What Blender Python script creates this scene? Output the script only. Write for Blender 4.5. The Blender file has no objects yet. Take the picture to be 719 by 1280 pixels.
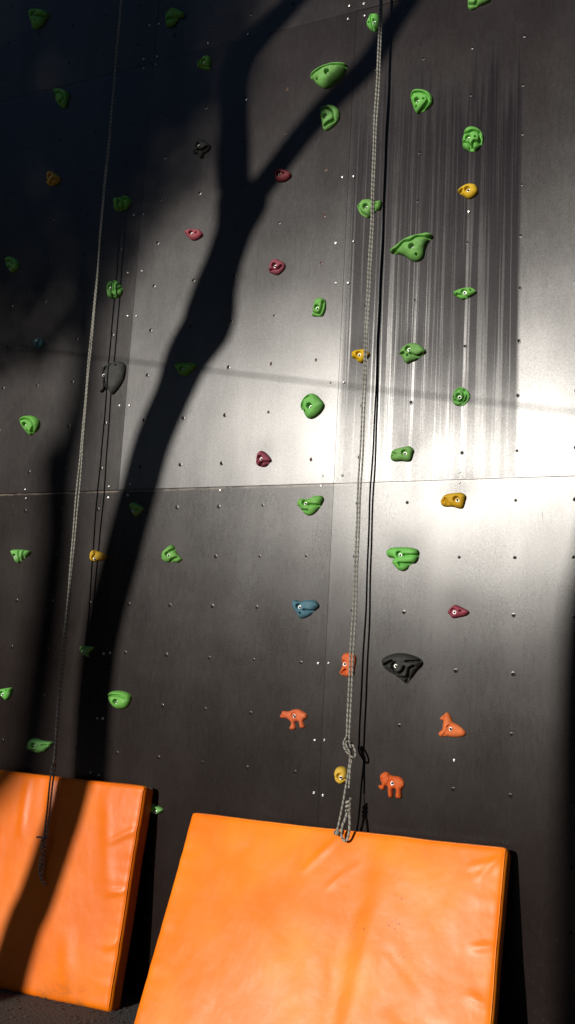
import bpy, bmesh, math, random
import numpy as np
from mathutils import Vector, Matrix, noise
random.seed(7)
rng = np.random.default_rng(11)
C = bpy.context.scene.collection

# ------------------------------------------------------------------ camera
SUN_AZ, SUN_EL = math.radians(14.0), math.radians(14.5)
cam_d = bpy.data.cameras.new("camera"); cam = bpy.data.objects.new("camera", cam_d); C.objects.link(cam)
YAW, PITCH, ROLL = 0.444999055, 0.153216889, 0.0547362323
cy, sy, cp, sp, cr, sr = math.cos(YAW), math.sin(YAW), math.cos(PITCH), math.sin(PITCH), math.cos(ROLL), math.sin(ROLL)
fwd = Vector((-sy*cp, cy*cp, sp)); rgt = Vector((cy, sy, 0)); up = rgt.cross(fwd)
r2 = cr*rgt + sr*up; u2 = -sr*rgt + cr*up
M = Matrix((r2, u2, -fwd)).transposed().to_4x4(); M.translation = Vector((1.7624, -4.1956, 1.6467))
cam.matrix_world = M
cam_d.sensor_fit = 'VERTICAL'; cam_d.sensor_height = 36; cam_d.lens = 36*1198.393/1280
cam_d.clip_start = 0.05; cam_d.clip_end = 600
bpy.context.scene.camera = cam

# ------------------------------------------------------------------ light
world = bpy.data.worlds.new("World"); bpy.context.scene.world = world; world.use_nodes = True
wn = world.node_tree.nodes; wl = world.node_tree.links; wn.clear()
wo = wn.new('ShaderNodeOutputWorld'); bg = wn.new('ShaderNodeBackground'); sky = wn.new('ShaderNodeTexSky')
sky.sky_type = 'NISHITA'; sky.sun_disc = False; sky.sun_elevation = SUN_EL
sky.sun_rotation = math.pi + SUN_AZ; sky.ozone_density = 4.0; sky.dust_density = 0.4
bg.inputs['Strength'].default_value = 0.05
wl.new(sky.outputs[0], bg.inputs[0]); wl.new(bg.outputs[0], wo.inputs[0])
sd = bpy.data.lights.new("sun", 'SUN'); sun = bpy.data.objects.new("sun", sd); C.objects.link(sun)
sd.energy = 5.0; sd.angle = math.radians(0.5); sd.color = (1.0, 0.945, 0.86)
TO_SUN = Vector((-math.sin(SUN_AZ)*math.cos(SUN_EL), -math.cos(SUN_AZ)*math.cos(SUN_EL), math.sin(SUN_EL)))
sun.rotation_euler = TO_SUN.to_track_quat('Z', 'Y').to_euler(); sun.location = (-6, -20, 9)
sc = bpy.context.scene
sc.view_settings.view_transform = 'Standard'; sc.view_settings.look = 'None'
sc.view_settings.exposure = -0.3; sc.view_settings.gamma = 1; sc.view_settings.use_curve_mapping = False

# ------------------------------------------------------------------ helpers
def link(o, parent=None):
    C.objects.link(o)
    if parent: o.parent = parent
    return o
def empty(name, loc=(0,0,0)):
    o = bpy.data.objects.new(name, None); o.location = loc; o.empty_display_size = 0.1; C.objects.link(o); return o
def tag(o, label=None, cat=None, group=None, kind=None):
    if label: o['label'] = label
    if cat: o['category'] = cat
    if group: o['group'] = group
    if kind: o['kind'] = kind
    return o
def mesh_obj(name, V, F, mat, parent=None, loc=(0,0,0), smooth=True, uv=None, mats=None, fm=None):
    me = bpy.data.meshes.new(name); me.from_pydata([tuple(v) for v in V], [], [tuple(f) for f in F]); me.update()
    if smooth: me.polygons.foreach_set('use_smooth', [True]*len(me.polygons))
    for m in (mats or [mat]): me.materials.append(m)
    if fm is not None: me.polygons.foreach_set('material_index', fm)
    if uv is not None:
        l = me.uv_layers.new(name='UVMap'); idx = np.zeros(len(me.loops), int); me.loops.foreach_get('vertex_index', idx)
        if isinstance(uv, str): pass
        else: l.data.foreach_set('uv', np.asarray(uv)[idx].ravel())
    o = bpy.data.objects.new(name, me); o.location = loc
    return link(o, parent)

def new_mat(name):
    m = bpy.data.materials.new(name); m.use_nodes = True; nt = m.node_tree; nt.nodes.clear()
    out = nt.nodes.new('ShaderNodeOutputMaterial'); b = nt.nodes.new('ShaderNodeBsdfPrincipled')
    nt.links.new(b.outputs[0], out.inputs[0]); return m, nt, b
class G:
    """small node-graph helper"""
    def __init__(s, nt): s.nt = nt
    def n(s, t, **k):
        x = s.nt.nodes.new(t)
        for a, v in k.items(): setattr(x, a, v)
        return x
    def put(s, sock, v):
        if isinstance(v, bpy.types.NodeSocket): s.nt.links.new(v, sock)
        else: sock.default_value = v
    def math(s, op, a, b=0.0, c=None, clamp=False):
        x = s.n('ShaderNodeMath', operation=op, use_clamp=clamp); s.put(x.inputs[0], a); s.put(x.inputs[1], b)
        if c is not None: s.put(x.inputs[2], c)
        return x.outputs[0]
    def ramp(s, v, lo, hi, a=0.0, b=1.0):
        x = s.n('ShaderNodeMapRange', interpolation_type='SMOOTHSTEP'); s.put(x.inputs[0], v)
        for i, q in enumerate((lo, hi, a, b)): s.put(x.inputs[i+1], q)
        return x.outputs[0]
    def noise(s, vec, scale, detail=3.0, rough=0.55):
        x = s.n('ShaderNodeTexNoise'); s.put(x.inputs['Vector'], vec); x.inputs['Scale'].default_value = scale
        x.inputs['Detail'].default_value = detail; x.inputs['Roughness'].default_value = rough; return x.outputs[0]
    def scaled(s, vec, sx, sy_, sz, off=(0,0,0)):
        x = s.n('ShaderNodeMapping'); s.put(x.inputs[0], vec); x.inputs['Scale'].default_value = (sx, sy_, sz)
        x.inputs['Location'].default_value = off; return x.outputs[0]
    def mix(s, f, a, b):
        x = s.n('ShaderNodeMix', data_type='RGBA'); s.put(x.inputs[0], f)
        for q, v in ((6, a), (7, b)):
            if isinstance(v, tuple): x.inputs[q].default_value = (*v, 1) if len(v) == 3 else v
            else: s.put(x.inputs[q], v)
        return x.outputs[2]
    def bump(s, h, dist, strength=1.0, normal=None):
        x = s.n('ShaderNodeBump'); s.put(x.inputs['Height'], h); x.inputs['Distance'].default_value = dist
        x.inputs['Strength'].default_value = strength
        if normal is not None: s.put(x.inputs['Normal'], normal)
        return x.outputs[0]

# ------------------------------------------------------------------ materials
def panel_material():
    m, nt, b = new_mat('film_faced_plywood'); g = G(nt)
    pos = g.n('ShaderNodeNewGeometry').outputs['Position']
    sep = g.n('ShaderNodeSeparateXYZ'); g.put(sep.inputs[0], pos); X, Z = sep.outputs[0], sep.outputs[2]
    grime = g.n('ShaderNodeAttribute', attribute_type='GEOMETRY', attribute_name='grime').outputs['Fac']
    cloud = g.noise(pos, 2.3, 4); fine = g.noise(g.scaled(pos, 1, 1, .25), 60, 3)
    # water-run streaks: thin in X, long in Z, ragged upper ends, only on the upper panels right of the middle seam
    s1 = g.noise(g.scaled(pos, 28, 0, .22), 1.0, 5, .65)
    s2 = g.noise(g.scaled(pos, 75, 0, .5, (3, 0, 0)), 1.0, 3, .6)
    rag = g.noise(g.scaled(pos, 13, 0, 0, (9, 0, 0)), 1.0, 5, .8)
    top = g.math('MULTIPLY_ADD', rag, 2.2, 3.55)
    inz = g.ramp(g.math('SUBTRACT', top, Z), -.02, .35)
    inx = g.math('MULTIPLY', g.ramp(X, -.01, .04), g.ramp(X, .862, .885, 1, 0))
    upper = g.ramp(Z, 2.502, 2.506)
    zone = g.math('MULTIPLY', g.math('MULTIPLY', inz, inx), upper)
    dense = g.ramp(X, .25, .75, .88, 1.0)
    s3 = g.noise(g.scaled(pos, 190, 0, .35, (6, 0, 0)), 1.0, 2, .5)
    st = g.ramp(g.math('MULTIPLY_ADD', s2, .50, g.math('MULTIPLY_ADD', s3, .25, g.math('MULTIPLY', s1, .55))), .52, .66)
    st = g.math('MAXIMUM', st, g.math('MULTIPLY', g.ramp(s2, .50, .57), .85))
    solid = g.math('MULTIPLY', g.ramp(X, .60, .66), .72)
    st = g.math('MAXIMUM', st, g.math('MULTIPLY', solid, g.ramp(s1, .3, .5, .75, 1)))
    streak = g.math('MULTIPLY', g.math('MULTIPLY', st, zone), dense)
    streak = g.math('MULTIPLY', streak, g.ramp(Z, 2.55, 3.2, .30, 1.0))
    rub = g.noise(g.scaled(pos, 3.0, 1, .6, (5, 0, 2)), 1.0, 4)
    base = g.mix(g.ramp(cloud, .35, .7), (.0098, .0054, .0045), (.0140, .0088, .0074))
    base = g.mix(g.math('MULTIPLY', streak, .7), base, (.0075, .0058, .0110))
    base = g.mix(g.math('MULTIPLY', grime, .75, clamp=True), base, (.020, .013, .011))
    scr = g.noise(g.scaled(pos, 9, 1, 50, (1, 0, 0)), 1.0, 6, .8)
    scr2 = g.noise(g.scaled(pos, 40, 1, 7, (7, 0, 0)), 1.0, 5, .75)
    scratch = g.math('MAXIMUM', g.ramp(scr, .68, .74), g.ramp(scr2, .69, .74))
    base = g.mix(g.math('MULTIPLY', scratch, .5), base, (.05, .046, .042))
    seam = g.ramp(g.math('ABSOLUTE', g.math('SUBTRACT', Z, 2.494)), .002, .009, 1, 0)
    seam = g.math('MULTIPLY', seam, g.ramp(g.noise(g.scaled(pos, 14, 1, 60), 1.0, 5, .7), .40, .55))
    base = g.mix(g.math('MULTIPLY', seam, .8), base, (.16, .13, .105))
    scuff = g.math('MULTIPLY', g.ramp(g.noise(g.scaled(pos, 2.2, 1, 1.6, (2, 0, 5)), 1.0, 3, .5), .45, .7), g.ramp(g.noise(g.scaled(pos, 60, 1, 38, (2, 0, 5)), 1.0, 6, .8), .52, .66))
    base = g.mix(g.math('MULTIPLY', scuff, .45), base, (.040, .034, .030))
    g.put(b.inputs['Base Color'], base)
    lower = g.math('SUBTRACT', 1.0, upper)
    rough = g.math('ADD', g.math('MULTIPLY_ADD', cloud, .08, .250), g.math('MULTIPLY', grime, .16))
    rough = g.math('ADD', rough, g.math('MULTIPLY', g.math('SUBTRACT', fine, .5), .05))
    rough = g.math('ADD', rough, g.math('MULTIPLY', streak, .10))
    rough = g.math('ADD', rough, g.math('MULTIPLY', lower, ROUGH_LOW))
    g.put(b.inputs['Roughness'], rough)
    spec = g.math('MULTIPLY', g.math('MULTIPLY_ADD', grime, -.55, 1.0), g.math('MULTIPLY_ADD', streak, -.80, 1.0))
    spec = g.math('MULTIPLY', spec, g.math('MULTIPLY_ADD', g.ramp(rub, .3, .7), .25, .85))
    spec = g.math('MULTIPLY', spec, g.math('MULTIPLY_ADD', fine, .2, .9))
    spec = g.math('MULTIPLY', spec, g.math('MULTIPLY_ADD', g.noise(pos, 130, 5, .8), 1.5, .25))
    spec = g.math('MULTIPLY', spec, g.math('MULTIPLY_ADD', scuff, -.35, 1.0))
    spec = g.math('MULTIPLY', spec, g.math('MULTIPLY_ADD', lower, SPEC_LOW-1, 1.0))
    g.put(b.inputs['Specular IOR Level'], g.math('MULTIPLY', spec, SPEC))
    b.inputs['Anisotropic'].default_value = ANISO
    tv = g.n('ShaderNodeCombineXYZ'); tv.inputs[0].default_value = 1.0; g.put(b.inputs['Tangent'], tv.outputs[0])
    weave = g.noise(pos, 420, 2, .5)
    # every sheet is warped a little differently: 'warp' holds its slope in X and Z
    wv = g.n('ShaderNodeAttribute', attribute_type='OBJECT', attribute_name='warp').outputs['Vector']
    ws = g.n('ShaderNodeSeparateXYZ'); g.put(ws.inputs[0], wv)
    lin = g.math('ADD', g.math('MULTIPLY', ws.outputs[0], X), g.math('MULTIPLY', ws.outputs[2], Z))
    n0 = g.bump(lin, 1.0, 1.0)
    n1 = g.bump(g.noise(g.scaled(pos, 1, 1, .8), 1.3, 2, .4), .007, 1.0, n0)
    n2 = g.bump(weave, .0004, .35, n1)
    n2 = g.bump(g.math('ADD', scratch, g.math('MULTIPLY', grime, .5)), .0008, .3, n2)
    g.put(b.inputs['Normal'], n2)
    return m
SPEC, SPEC_LOW, ROUGH_LOW, ANISO = .60, .64, -.010, .50

def simple(name, col, rough=.5, metal=0.0, spec=.5, var=.0, scale=20, bump=0.0, bscale=60, col2=None):
    m, nt, b = new_mat(name); g = G(nt); tc = g.n('ShaderNodeTexCoord').outputs['Object']
    nz = g.noise(tc, scale, 4)
    c2 = col2 or tuple(c*(1-var) for c in col)
    g.put(b.inputs['Base Color'], g.mix(g.ramp(nz, .3, .7), c2, col))
    g.put(b.inputs['Roughness'], g.math('MULTIPLY_ADD', nz, .2, rough-.1))
    b.inputs['Metallic'].default_value = metal; b.inputs['Specular IOR Level'].default_value = spec
    if bump: g.put(b.inputs['Normal'], g.bump(g.noise(tc, bscale, 4, .6), bump))
    return m
def hold_mat(name, col, worn):
    m, nt, b = new_mat(name); g = G(nt); tc = g.n('ShaderNodeTexCoord').outputs['Object']
    a = g.noise(tc, 30, 5, .6); d = g.noise(tc, 700, 2, .5); e = g.noise(g.scaled(tc,1,1,1,(4,4,4)), 14, 3)
    c = g.mix(g.ramp(e, .35, .7), tuple(x*.82 for x in col), col)
    c = g.mix(g.math('MULTIPLY', g.ramp(a, .56, .72), .45), c, worn)
    c = g.mix(g.math('MULTIPLY', g.ramp(a, .44, .30), .4), c, tuple(x*.45+.01 for x in col))
    oi = g.n('ShaderNodeObjectInfo').outputs['Random']
    hsv = g.n('ShaderNodeHueSaturation'); g.put(hsv.inputs['Color'], c)
    g.put(hsv.inputs['Hue'], g.math('MULTIPLY_ADD', oi, .016, .494)); g.put(hsv.inputs['Value'], g.math('MULTIPLY_ADD', oi, .30, .92))
    g.put(hsv.inputs['Saturation'], g.math('MULTIPLY_ADD', g.math('FRACT', g.math('MULTIPLY', oi, 7.0)), .12, .96))
    g.put(b.inputs['Base Color'], hsv.outputs[0])
    g.put(b.inputs['Roughness'], g.math('MULTIPLY_ADD', a, .25, .55))
    b.inputs['Specular IOR Level'].default_value = .35
    n = g.bump(d, .0009, .8); n = g.bump(a, .0025, .6, n); g.put(b.inputs['Normal'], n)
    return m
HM = {
 'green': hold_mat('green_resin', (.165,.420,.095), (.32,.52,.24)),
 'yellow': hold_mat('yellow_resin', (.60,.37,.030), (.66,.48,.16)),
 'pink': hold_mat('pink_resin', (.27,.060,.085), (.36,.16,.16)),
 'maroon': hold_mat('maroon_resin', (.16,.028,.040), (.2,.08,.08)),
 'grey': hold_mat('charcoal_resin', (.030,.031,.028), (.075,.075,.068)),
 'teal': hold_mat('teal_resin', (.045,.14,.16), (.1,.2,.22)),
 'blue': hold_mat('blue_resin', (.065,.16,.205), (.20,.22,.20)),
 'orange': hold_mat('terracotta_orange_resin', (.66,.140,.030), (.72,.30,.12)),
}
zinc = simple('zinc_metal', (.75,.75,.73), .36, 1.0, var=.25, scale=300)
steel = simple('worn_steel', (.045,.043,.04), .6, 1.0, var=.4, scale=200)
dark_hole = simple('dark_recess', (.004,.004,.004), .9, spec=.1)
raw_ply = simple('bare_plywood_chip', (.085,.040,.024), .8, var=.5, scale=200)
wood = simple('birch_plywood_edge', (.20,.13,.075), .7, var=.4, scale=30, bump=.001)

def rope_material():
    m, nt, b = new_mat('braided_rope'); g = G(nt)
    uv = g.n('ShaderNodeTexCoord').outputs['UV']; sep = g.n('ShaderNodeSeparateXYZ'); g.put(sep.inputs[0], uv)
    u, v = sep.outputs[0], sep.outputs[1]      # u: once round, v: metres along
    ph = g.math('MULTIPLY_ADD', v, 44.0, g.math('MULTIPLY', u, 1.0))
    w = g.math('SINE', g.math('MULTIPLY', ph, 2*math.pi))
    dash = g.ramp(w, .72, .93)
    cross = g.math('SINE', g.math('MULTIPLY', g.math('MULTIPLY_ADD', v, -150.0, g.math('MULTIPLY', u, 8.0)), 2*math.pi))
    cross2 = g.math('SINE', g.math('MULTIPLY', g.math('MULTIPLY_ADD', v, 150.0, g.math('MULTIPLY', u, 8.0)), 2*math.pi))
    braid = g.math('MULTIPLY', cross, cross2)
    dirt = g.noise(g.scaled(uv, 3, 40, 1), 1.0, 4)
    c = g.mix(g.ramp(dirt, .3, .7), (.31,.30,.26), (.46,.445,.39))
    c = g.mix(g.math('MULTIPLY', dash, .92), c, (.018,.02,.026))
    g.put(b.inputs['Base Color'], c); b.inputs['Roughness'].default_value = .8; b.inputs['Specular IOR Level'].default_value = .25
    g.put(b.inputs['Normal'], g.bump(braid, .0015, .7))
    return m
rope_m = rope_material()

def vinyl_material(name, dirt_pts=(), ca=(.86,.190,.007), cb=(.95,.270,.012)):
    m, nt, b = new_mat(name); g = G(nt); tc = g.n('ShaderNodeTexCoord').outputs['Object']
    big = g.noise(tc, 2.2, 4, .5); mid = g.noise(tc, 9, 4, .55); fine = g.noise(tc, 900, 2)
    c = g.mix(g.ramp(big, .35, .7), ca, cb)
    for (x, z, r, s) in dirt_pts:
        sep = g.n('ShaderNodeSeparateXYZ'); g.put(sep.inputs[0], g.n('ShaderNodeTexCoord').outputs['UV'])
        dx = g.math('SUBTRACT', sep.outputs[0], x); dz = g.math('SUBTRACT', sep.outputs[1], z)
        d = g.math('SQRT', g.math('ADD', g.math('MULTIPLY', dx, dx), g.math('MULTIPLY', dz, dz)))
        k = g.math('MULTIPLY', g.ramp(d, r*.5, r, 1, 0), g.ramp(g.noise(g.scaled(tc, 1, 1, .8, (x*9, 0, z*7)), s, 3, .6), .60, .66))
        c = g.mix(g.math('MULTIPLY', k, .8), c, (.10,.035,.03))
    smear = g.ramp(g.noise(g.scaled(tc, 5, 5, 2, (3,1,0)), 1.0, 5, .7), .58, .75)
    c = g.mix(g.math('MULTIPLY', smear, .18), c, (.85,.30,.06))
    # scuff marks and grime near the lower edge and corners
    us = g.n('ShaderNodeSeparateXYZ'); g.put(us.inputs[0], g.n('ShaderNodeTexCoord').outputs['UV'])
    low = g.math('MULTIPLY', g.ramp(us.outputs[1], 0, .22, 1, 0), g.ramp(g.noise(g.scaled(tc, 7, 7, 12, (3, 2, 0)), 1.0, 6, .75), .48, .68))
    c = g.mix(g.math('MULTIPLY', low, .45), c, (.20, .085, .03))
    line = g.ramp(g.noise(g.scaled(tc, 3, 3, 45, (8, 1, 0)), 1.0, 4, .8), .70, .74)
    c = g.mix(g.math('MULTIPLY', line, .45), c, (.30, .08, .02))
    g.put(b.inputs['Base Color'], c)
    g.put(b.inputs['Roughness'], g.math('MULTIPLY_ADD', mid, .25, .26))
    b.inputs['Specular IOR Level'].default_value = .28
    n = g.bump(g.noise(g.scaled(tc, 1, 1, .6), 5.5, 3, .5), .010, .55)
    n = g.bump(mid, .003, .5, n); n = g.bump(fine, .0003, .5, n)
    g.put(b.inputs['Normal'], n); return m

HOLDS = [
    ('green', 'dark green notched hold at the far upper left corner of the wall', -2.167, 5.535, [(-0.0493, 0.0359), (-0.022, 0.0519), (0.021, 0.0452), (0.0872, 0.0163), (0.1023, -0.0242), (0.0816, -0.0258), (0.0809, -0.0416), (0.0605, -0.0684), (0.0153, -0.0843), (-0.0119, -0.0774), (-0.0306, -0.0313), (-0.0455, 0.0049)], [[(0.0063, -0.0085), (0.087, -0.0271)]], [(0.0183, -0.0438)]),
    ('green', 'green hold shaped like an open beak near the top, right of the left rope', -1.153, 5.296, [(-0.0341, -0.0252), (-0.0299, 0.0057), (-0.0022, 0.0261), (0.0345, 0.0186), (0.0893, -0.0212), (0.0756, -0.0451), (0.0392, -0.0378), (0.0493, -0.0509), (0.0328, -0.0678), (0.016, -0.0826), (-0.0182, -0.0781), (-0.0295, -0.0518)], [[(-0.0057, -0.0389), (0.0489, -0.0466)]], [(-0.0119, -0.0457)]),
    ('green', 'green shell shaped hold with a curled middle, high up left of the left rope', -1.926, 4.937, [(-0.0314, 0.054), (0.0065, 0.0545), (0.0433, 0.0397), (0.0791, 0.0099), (0.0717, -0.0365), (0.0614, -0.078), (0.036, -0.0748), (0.0083, -0.0514), (-0.0105, -0.0188), (-0.0244, 0.0238)], [[(-0.0203, 0.0229), (0.0257, 0.0172), (0.0478, -0.0007), (0.0533, -0.0282), (0.0276, -0.0446)]], [(0.0386, -0.0535)]),
    ('yellow', 'small ochre hold with a split lower corner on the dim upper left of the wall', -1.911, 4.411, [(-0.0344, 0.0382), (-0.0074, 0.0432), (0.0194, 0.0265), (0.0577, -0.0059), (0.0622, -0.0237), (0.0374, -0.0449), (0.0029, -0.0474), (-0.0306, -0.0374), (-0.0352, 0.0019)], [[(0.0001, -0.0448), (0.0192, -0.0162), (0.0546, -0.0224)]], [(-0.0153, -0.0187)]),
    ('green', 'small knobbly green hold just left of where the tree shadow bends near the top', -0.896, 4.918, [(-0.0497, -0.0056), (-0.0478, 0.0145), (-0.0277, 0.0344), (-0.0026, 0.0448), (0.0192, 0.0417), (0.0359, 0.0193), (0.0319, -0.0124), (0.0252, -0.0373), (-0.0007, -0.0354), (-0.0279, -0.0188), (-0.0391, -0.0142)], [[(-0.023, 0.0292), (-0.0339, 0.003)], [(-0.0285, -0.0105), (0.0247, -0.0311)]], []),
    ('grey', 'small charcoal hold with a pointed foot left of the tree shadow trunk', -0.893, 4.414, [(-0.0424, -0.015), (-0.0239, 0.0213), (-0.0214, 0.0447), (0.013, 0.04), (0.0489, 0.0152), (0.0697, -0.0086), (0.0568, -0.0338), (0.0324, -0.0449), (0.0235, -0.067), (0.0043, -0.0654), (-0.0061, -0.0417), (-0.0324, -0.0328)], [[(-0.0034, -0.0224), (0.0268, -0.0281), (0.0553, -0.0138)]], []),
    ('green', 'rounded green hold tucked beside the top of the right rope', 0.111, 4.903, [(-0.0281, 0.0585), (-0.0061, 0.0585), (0.0162, 0.0469), (0.025, 0.0106), (0.0213, -0.03), (0.0015, -0.0363), (-0.0207, -0.0288), (-0.0381, -0.0074), (-0.0464, 0.0137), (-0.0383, 0.0383)], [[(-0.0204, 0.0489), (-0.013, 0.0052), (-0.0041, -0.0311)]], [(-0.0288, 0.0074)]),
    ('green', 'wide bright green ledge hold with thick upper lip', -0.13, 4.669, [(-0.1116, 0.0197), (-0.0905, 0.0418), (-0.0493, 0.0571), (0.0035, 0.0639), (0.0565, 0.058), (0.0947, 0.0407), (0.0936, 0.0239), (0.082, -0.0055), (0.068, -0.025), (0.0353, -0.044), (0.01, -0.0629), (-0.0199, -0.0677), (-0.0393, -0.0596), (-0.0711, -0.0334), (-0.0878, -0.0087), (-0.1041, 0.0084)], [[(-0.1045, 0.0162), (-0.059, 0.0249), (-0.033, 0.0381), (0.0234, 0.044), (0.0916, 0.0263)]], [(-0.0604, -0.0206)]),
    ('green', 'green hold lying wholly inside the shadow of the right hand branch', -0.131, 4.424, [(-0.0425, 0.0426), (-0.0307, 0.0684), (0.0029, 0.0745), (0.0371, 0.0653), (0.0647, 0.0352), (0.0699, 0.0042), (0.0637, -0.0206), (0.0354, -0.0483), (-0.0012, -0.0633), (-0.0206, -0.052), (-0.0281, -0.0167), (-0.0392, 0.0156)], [[(-0.0351, 0.0448), (-0.0033, 0.0495), (0.0276, 0.0317), (0.044, 0.0021), (0.0416, -0.0235), (0.0124, -0.0362), (-0.006, -0.0437)]], []),
    ('maroon', 'dark maroon hold in the shadow just right of the tree shadow fork', -0.382, 4.155, [(-0.0369, 0.016), (-0.0264, 0.0367), (0.0049, 0.0349), (0.0407, 0.019), (0.0612, -0.0015), (0.0584, -0.0197), (0.0324, -0.0357), (-0.0025, -0.0352), (-0.0225, -0.0261), (-0.0337, -0.0035)], [], [(0.0244, 0.0006)]),
    ('green', 'light green hold cut by the top edge of the picture, right of the ropes', 0.622, 4.9, [(-0.0262, -0.0221), (-0.0252, 0.0068), (-0.0159, 0.0334), (0.0106, 0.0444), (0.0475, 0.0271), (0.0777, 0.0008), (0.0847, -0.0191), (0.062, -0.0292), (0.0258, -0.0359), (0.0061, -0.0451), (-0.0139, -0.0435)], [[(-0.0229, -0.0193), (0.0124, -0.0305), (0.0251, -0.0067), (0.0377, 0.0189)]], [(-0.0059, -0.0311)]),
    ('green', 'green triangular hold with a raised hood, right of the right rope near the top', 0.362, 4.406, [(-0.0431, 0.0453), (-0.0335, 0.0686), (-0.0112, 0.0745), (0.02, 0.0676), (0.0515, 0.0481), (0.0676, 0.0249), (0.0718, -0.0011), (0.064, -0.0208), (0.0373, -0.0402), (0.0103, -0.0488), (-0.0069, -0.0506), (-0.0194, -0.0354), (-0.0309, -0.0042), (-0.0398, 0.023)], [[(-0.0342, 0.0398), (-0.0208, 0.0513), (0.0173, 0.0459), (0.042, 0.0269), (0.0531, -0.0006), (0.0402, -0.0229), (0.0103, -0.0488)]], [(-0.0077, -0.0253), (0.0325, 0.0038)]),
    ('green', 'round green hold with curved grooves like a ball, above the yellow hold at upper right', 0.625, 4.157, [(-0.0327, 0.0369), (-0.0186, 0.062), (0.0074, 0.0672), (0.0369, 0.056), (0.0569, 0.033), (0.0672, 0.0034), (0.0614, -0.023), (0.0459, -0.0475), (0.0235, -0.0587), (-0.0059, -0.0514), (-0.0325, -0.029), (-0.036, 0.0029)], [[(-0.0317, 0.0367), (-0.0047, 0.0297), (0.0212, 0.0349), (0.0473, 0.0263)], [(-0.0304, -0.0104), (-0.0133, -0.0137), (0.0034, -0.0307), (0.0071, -0.0504)], [(0.0453, -0.025), (0.0259, -0.0212), (0.0166, -0.0384), (0.0176, -0.0558)], [(0.0474, 0.0246), (0.0544, -0.001), (0.0518, -0.0245)]], [(0.0345, -0.0022)]),
    ('yellow', 'rough yellow hold directly below the round grooved green hold at upper right', 0.627, 3.895, [(-0.0532, 0.0131), (-0.0357, 0.0272), (-0.0132, 0.037), (0.0094, 0.0372), (0.0322, 0.0275), (0.0424, 0.0037), (0.0396, -0.0162), (0.0176, -0.0328), (-0.0017, -0.0347), (-0.0214, -0.0229), (-0.0414, -0.0043), (-0.053, 0.0028)], [[(-0.0414, -0.0026), (-0.0287, 0.0089)]], []),
    ('green', 'dark green hold with upright lobes, right of the left rope in the upper wall', -1.391, 4.156, [(-0.0492, 0.0325), (-0.0367, 0.0467), (0.0003, 0.0447), (0.0318, 0.0496), (0.0613, 0.0264), (0.0671, 0.0133), (0.0602, -0.0098), (0.0437, -0.0273), (0.0127, -0.0365), (-0.0337, -0.0311), (-0.0455, -0.0048)], [[(-0.0129, 0.0387), (-0.0061, -0.0315)], [(0.0096, 0.0431), (0.0267, 0.0078), (0.026, -0.0325)], [(0.0348, 0.0187), (0.0663, 0.0216)]], []),
    ('pink', 'dusky pink oval hold just left of the thick tree shadow below its fork', -0.896, 3.902, [(-0.05, 0.0171), (-0.0405, 0.0311), (-0.0025, 0.0312), (0.0403, 0.021), (0.0608, -0.0013), (0.0599, -0.0165), (0.0319, -0.0316), (0.0026, -0.0331), (-0.0196, -0.0183), (-0.0381, 0.0018)], [], [(0.0284, 0.0016)]),
    ('green', 'small green hold near the left edge with a bright bolt at its lower tip', -2.149, 3.865, [(-0.0594, 0.0638), (-0.0409, 0.0804), (-0.0103, 0.0826), (0.0225, 0.0654), (0.0464, 0.0369), (0.0475, 0.0073), (0.0171, -0.014), (0.0023, -0.0184), (-0.0204, -0.0007), (-0.0456, 0.0365)], [[(-0.0533, 0.0566), (-0.0008, 0.0474), (0.0278, 0.0225)]], [(-0.0185, 0.0456)]),
    ('green', 'green hold with upright ridges directly above the charcoal teardrop hold', -1.403, 3.652, [(-0.0318, 0.0125), (-0.0188, 0.0427), (0.0077, 0.0512), (0.031, 0.0444), (0.0558, 0.0216), (0.0721, -0.0079), (0.0703, -0.0352), (0.0494, -0.0523), (0.0181, -0.0545), (-0.0142, -0.0488), (-0.0281, -0.0235)], [[(-0.0012, 0.0484), (-0.0026, 0.0169), (0.0056, -0.0196), (0.0262, -0.0457)], [(0.0272, 0.037), (0.0277, -0.0144)], [(0.0505, -0.0171), (0.0668, 0.0006)]], []),
    ('pink', 'round speckled raspberry pink hold right of the tree shadow', -0.377, 3.646, [(-0.0398, -0.0101), (-0.0358, 0.0186), (-0.0216, 0.0386), (0.0011, 0.0436), (0.0248, 0.0324), (0.0488, 0.0146), (0.0503, -0.011), (0.0325, -0.0304), (0.0103, -0.042), (-0.0171, -0.0331), (-0.0371, -0.0214)], [[(-0.0259, -0.0156), (0.0162, -0.0138), (0.0345, -0.0016)]], [(0.0363, -0.0001)]),
    ('green', 'small upright green block hold left of the middle panel seam', -0.126, 3.392, [(-0.0354, -0.0218), (-0.0294, 0.0022), (-0.0223, 0.0402), (-0.0049, 0.0575), (0.0207, 0.0556), (0.0361, 0.0405), (0.0399, 0.0015), (0.0323, -0.0256), (0.0221, -0.0385), (-0.0071, -0.0371), (-0.0293, -0.033)], [[(-0.0286, -0.012), (-0.0116, -0.0226), (0.0105, -0.0267), (0.0239, -0.0037), (0.0293, 0.0307)]], []),
    ('green', 'green hold with a side ear, crossed by the right rope', 0.114, 3.888, [(-0.0545, 0.0241), (-0.0426, 0.0364), (-0.0218, 0.0509), (0.0138, 0.0486), (0.0427, 0.0332), (0.0708, 0.0339), (0.0735, 0.0105), (0.0657, -0.013), (0.0448, -0.0149), (0.0177, -0.0407), (0.0001, -0.0433), (-0.029, -0.0263), (-0.048, -0.0019)], [[(-0.0437, 0.0223), (-0.0333, -0.0114), (-0.0073, -0.035)], [(0.0432, 0.0225), (0.041, -0.009)]], [(0.0506, 0.0124)]),
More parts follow.
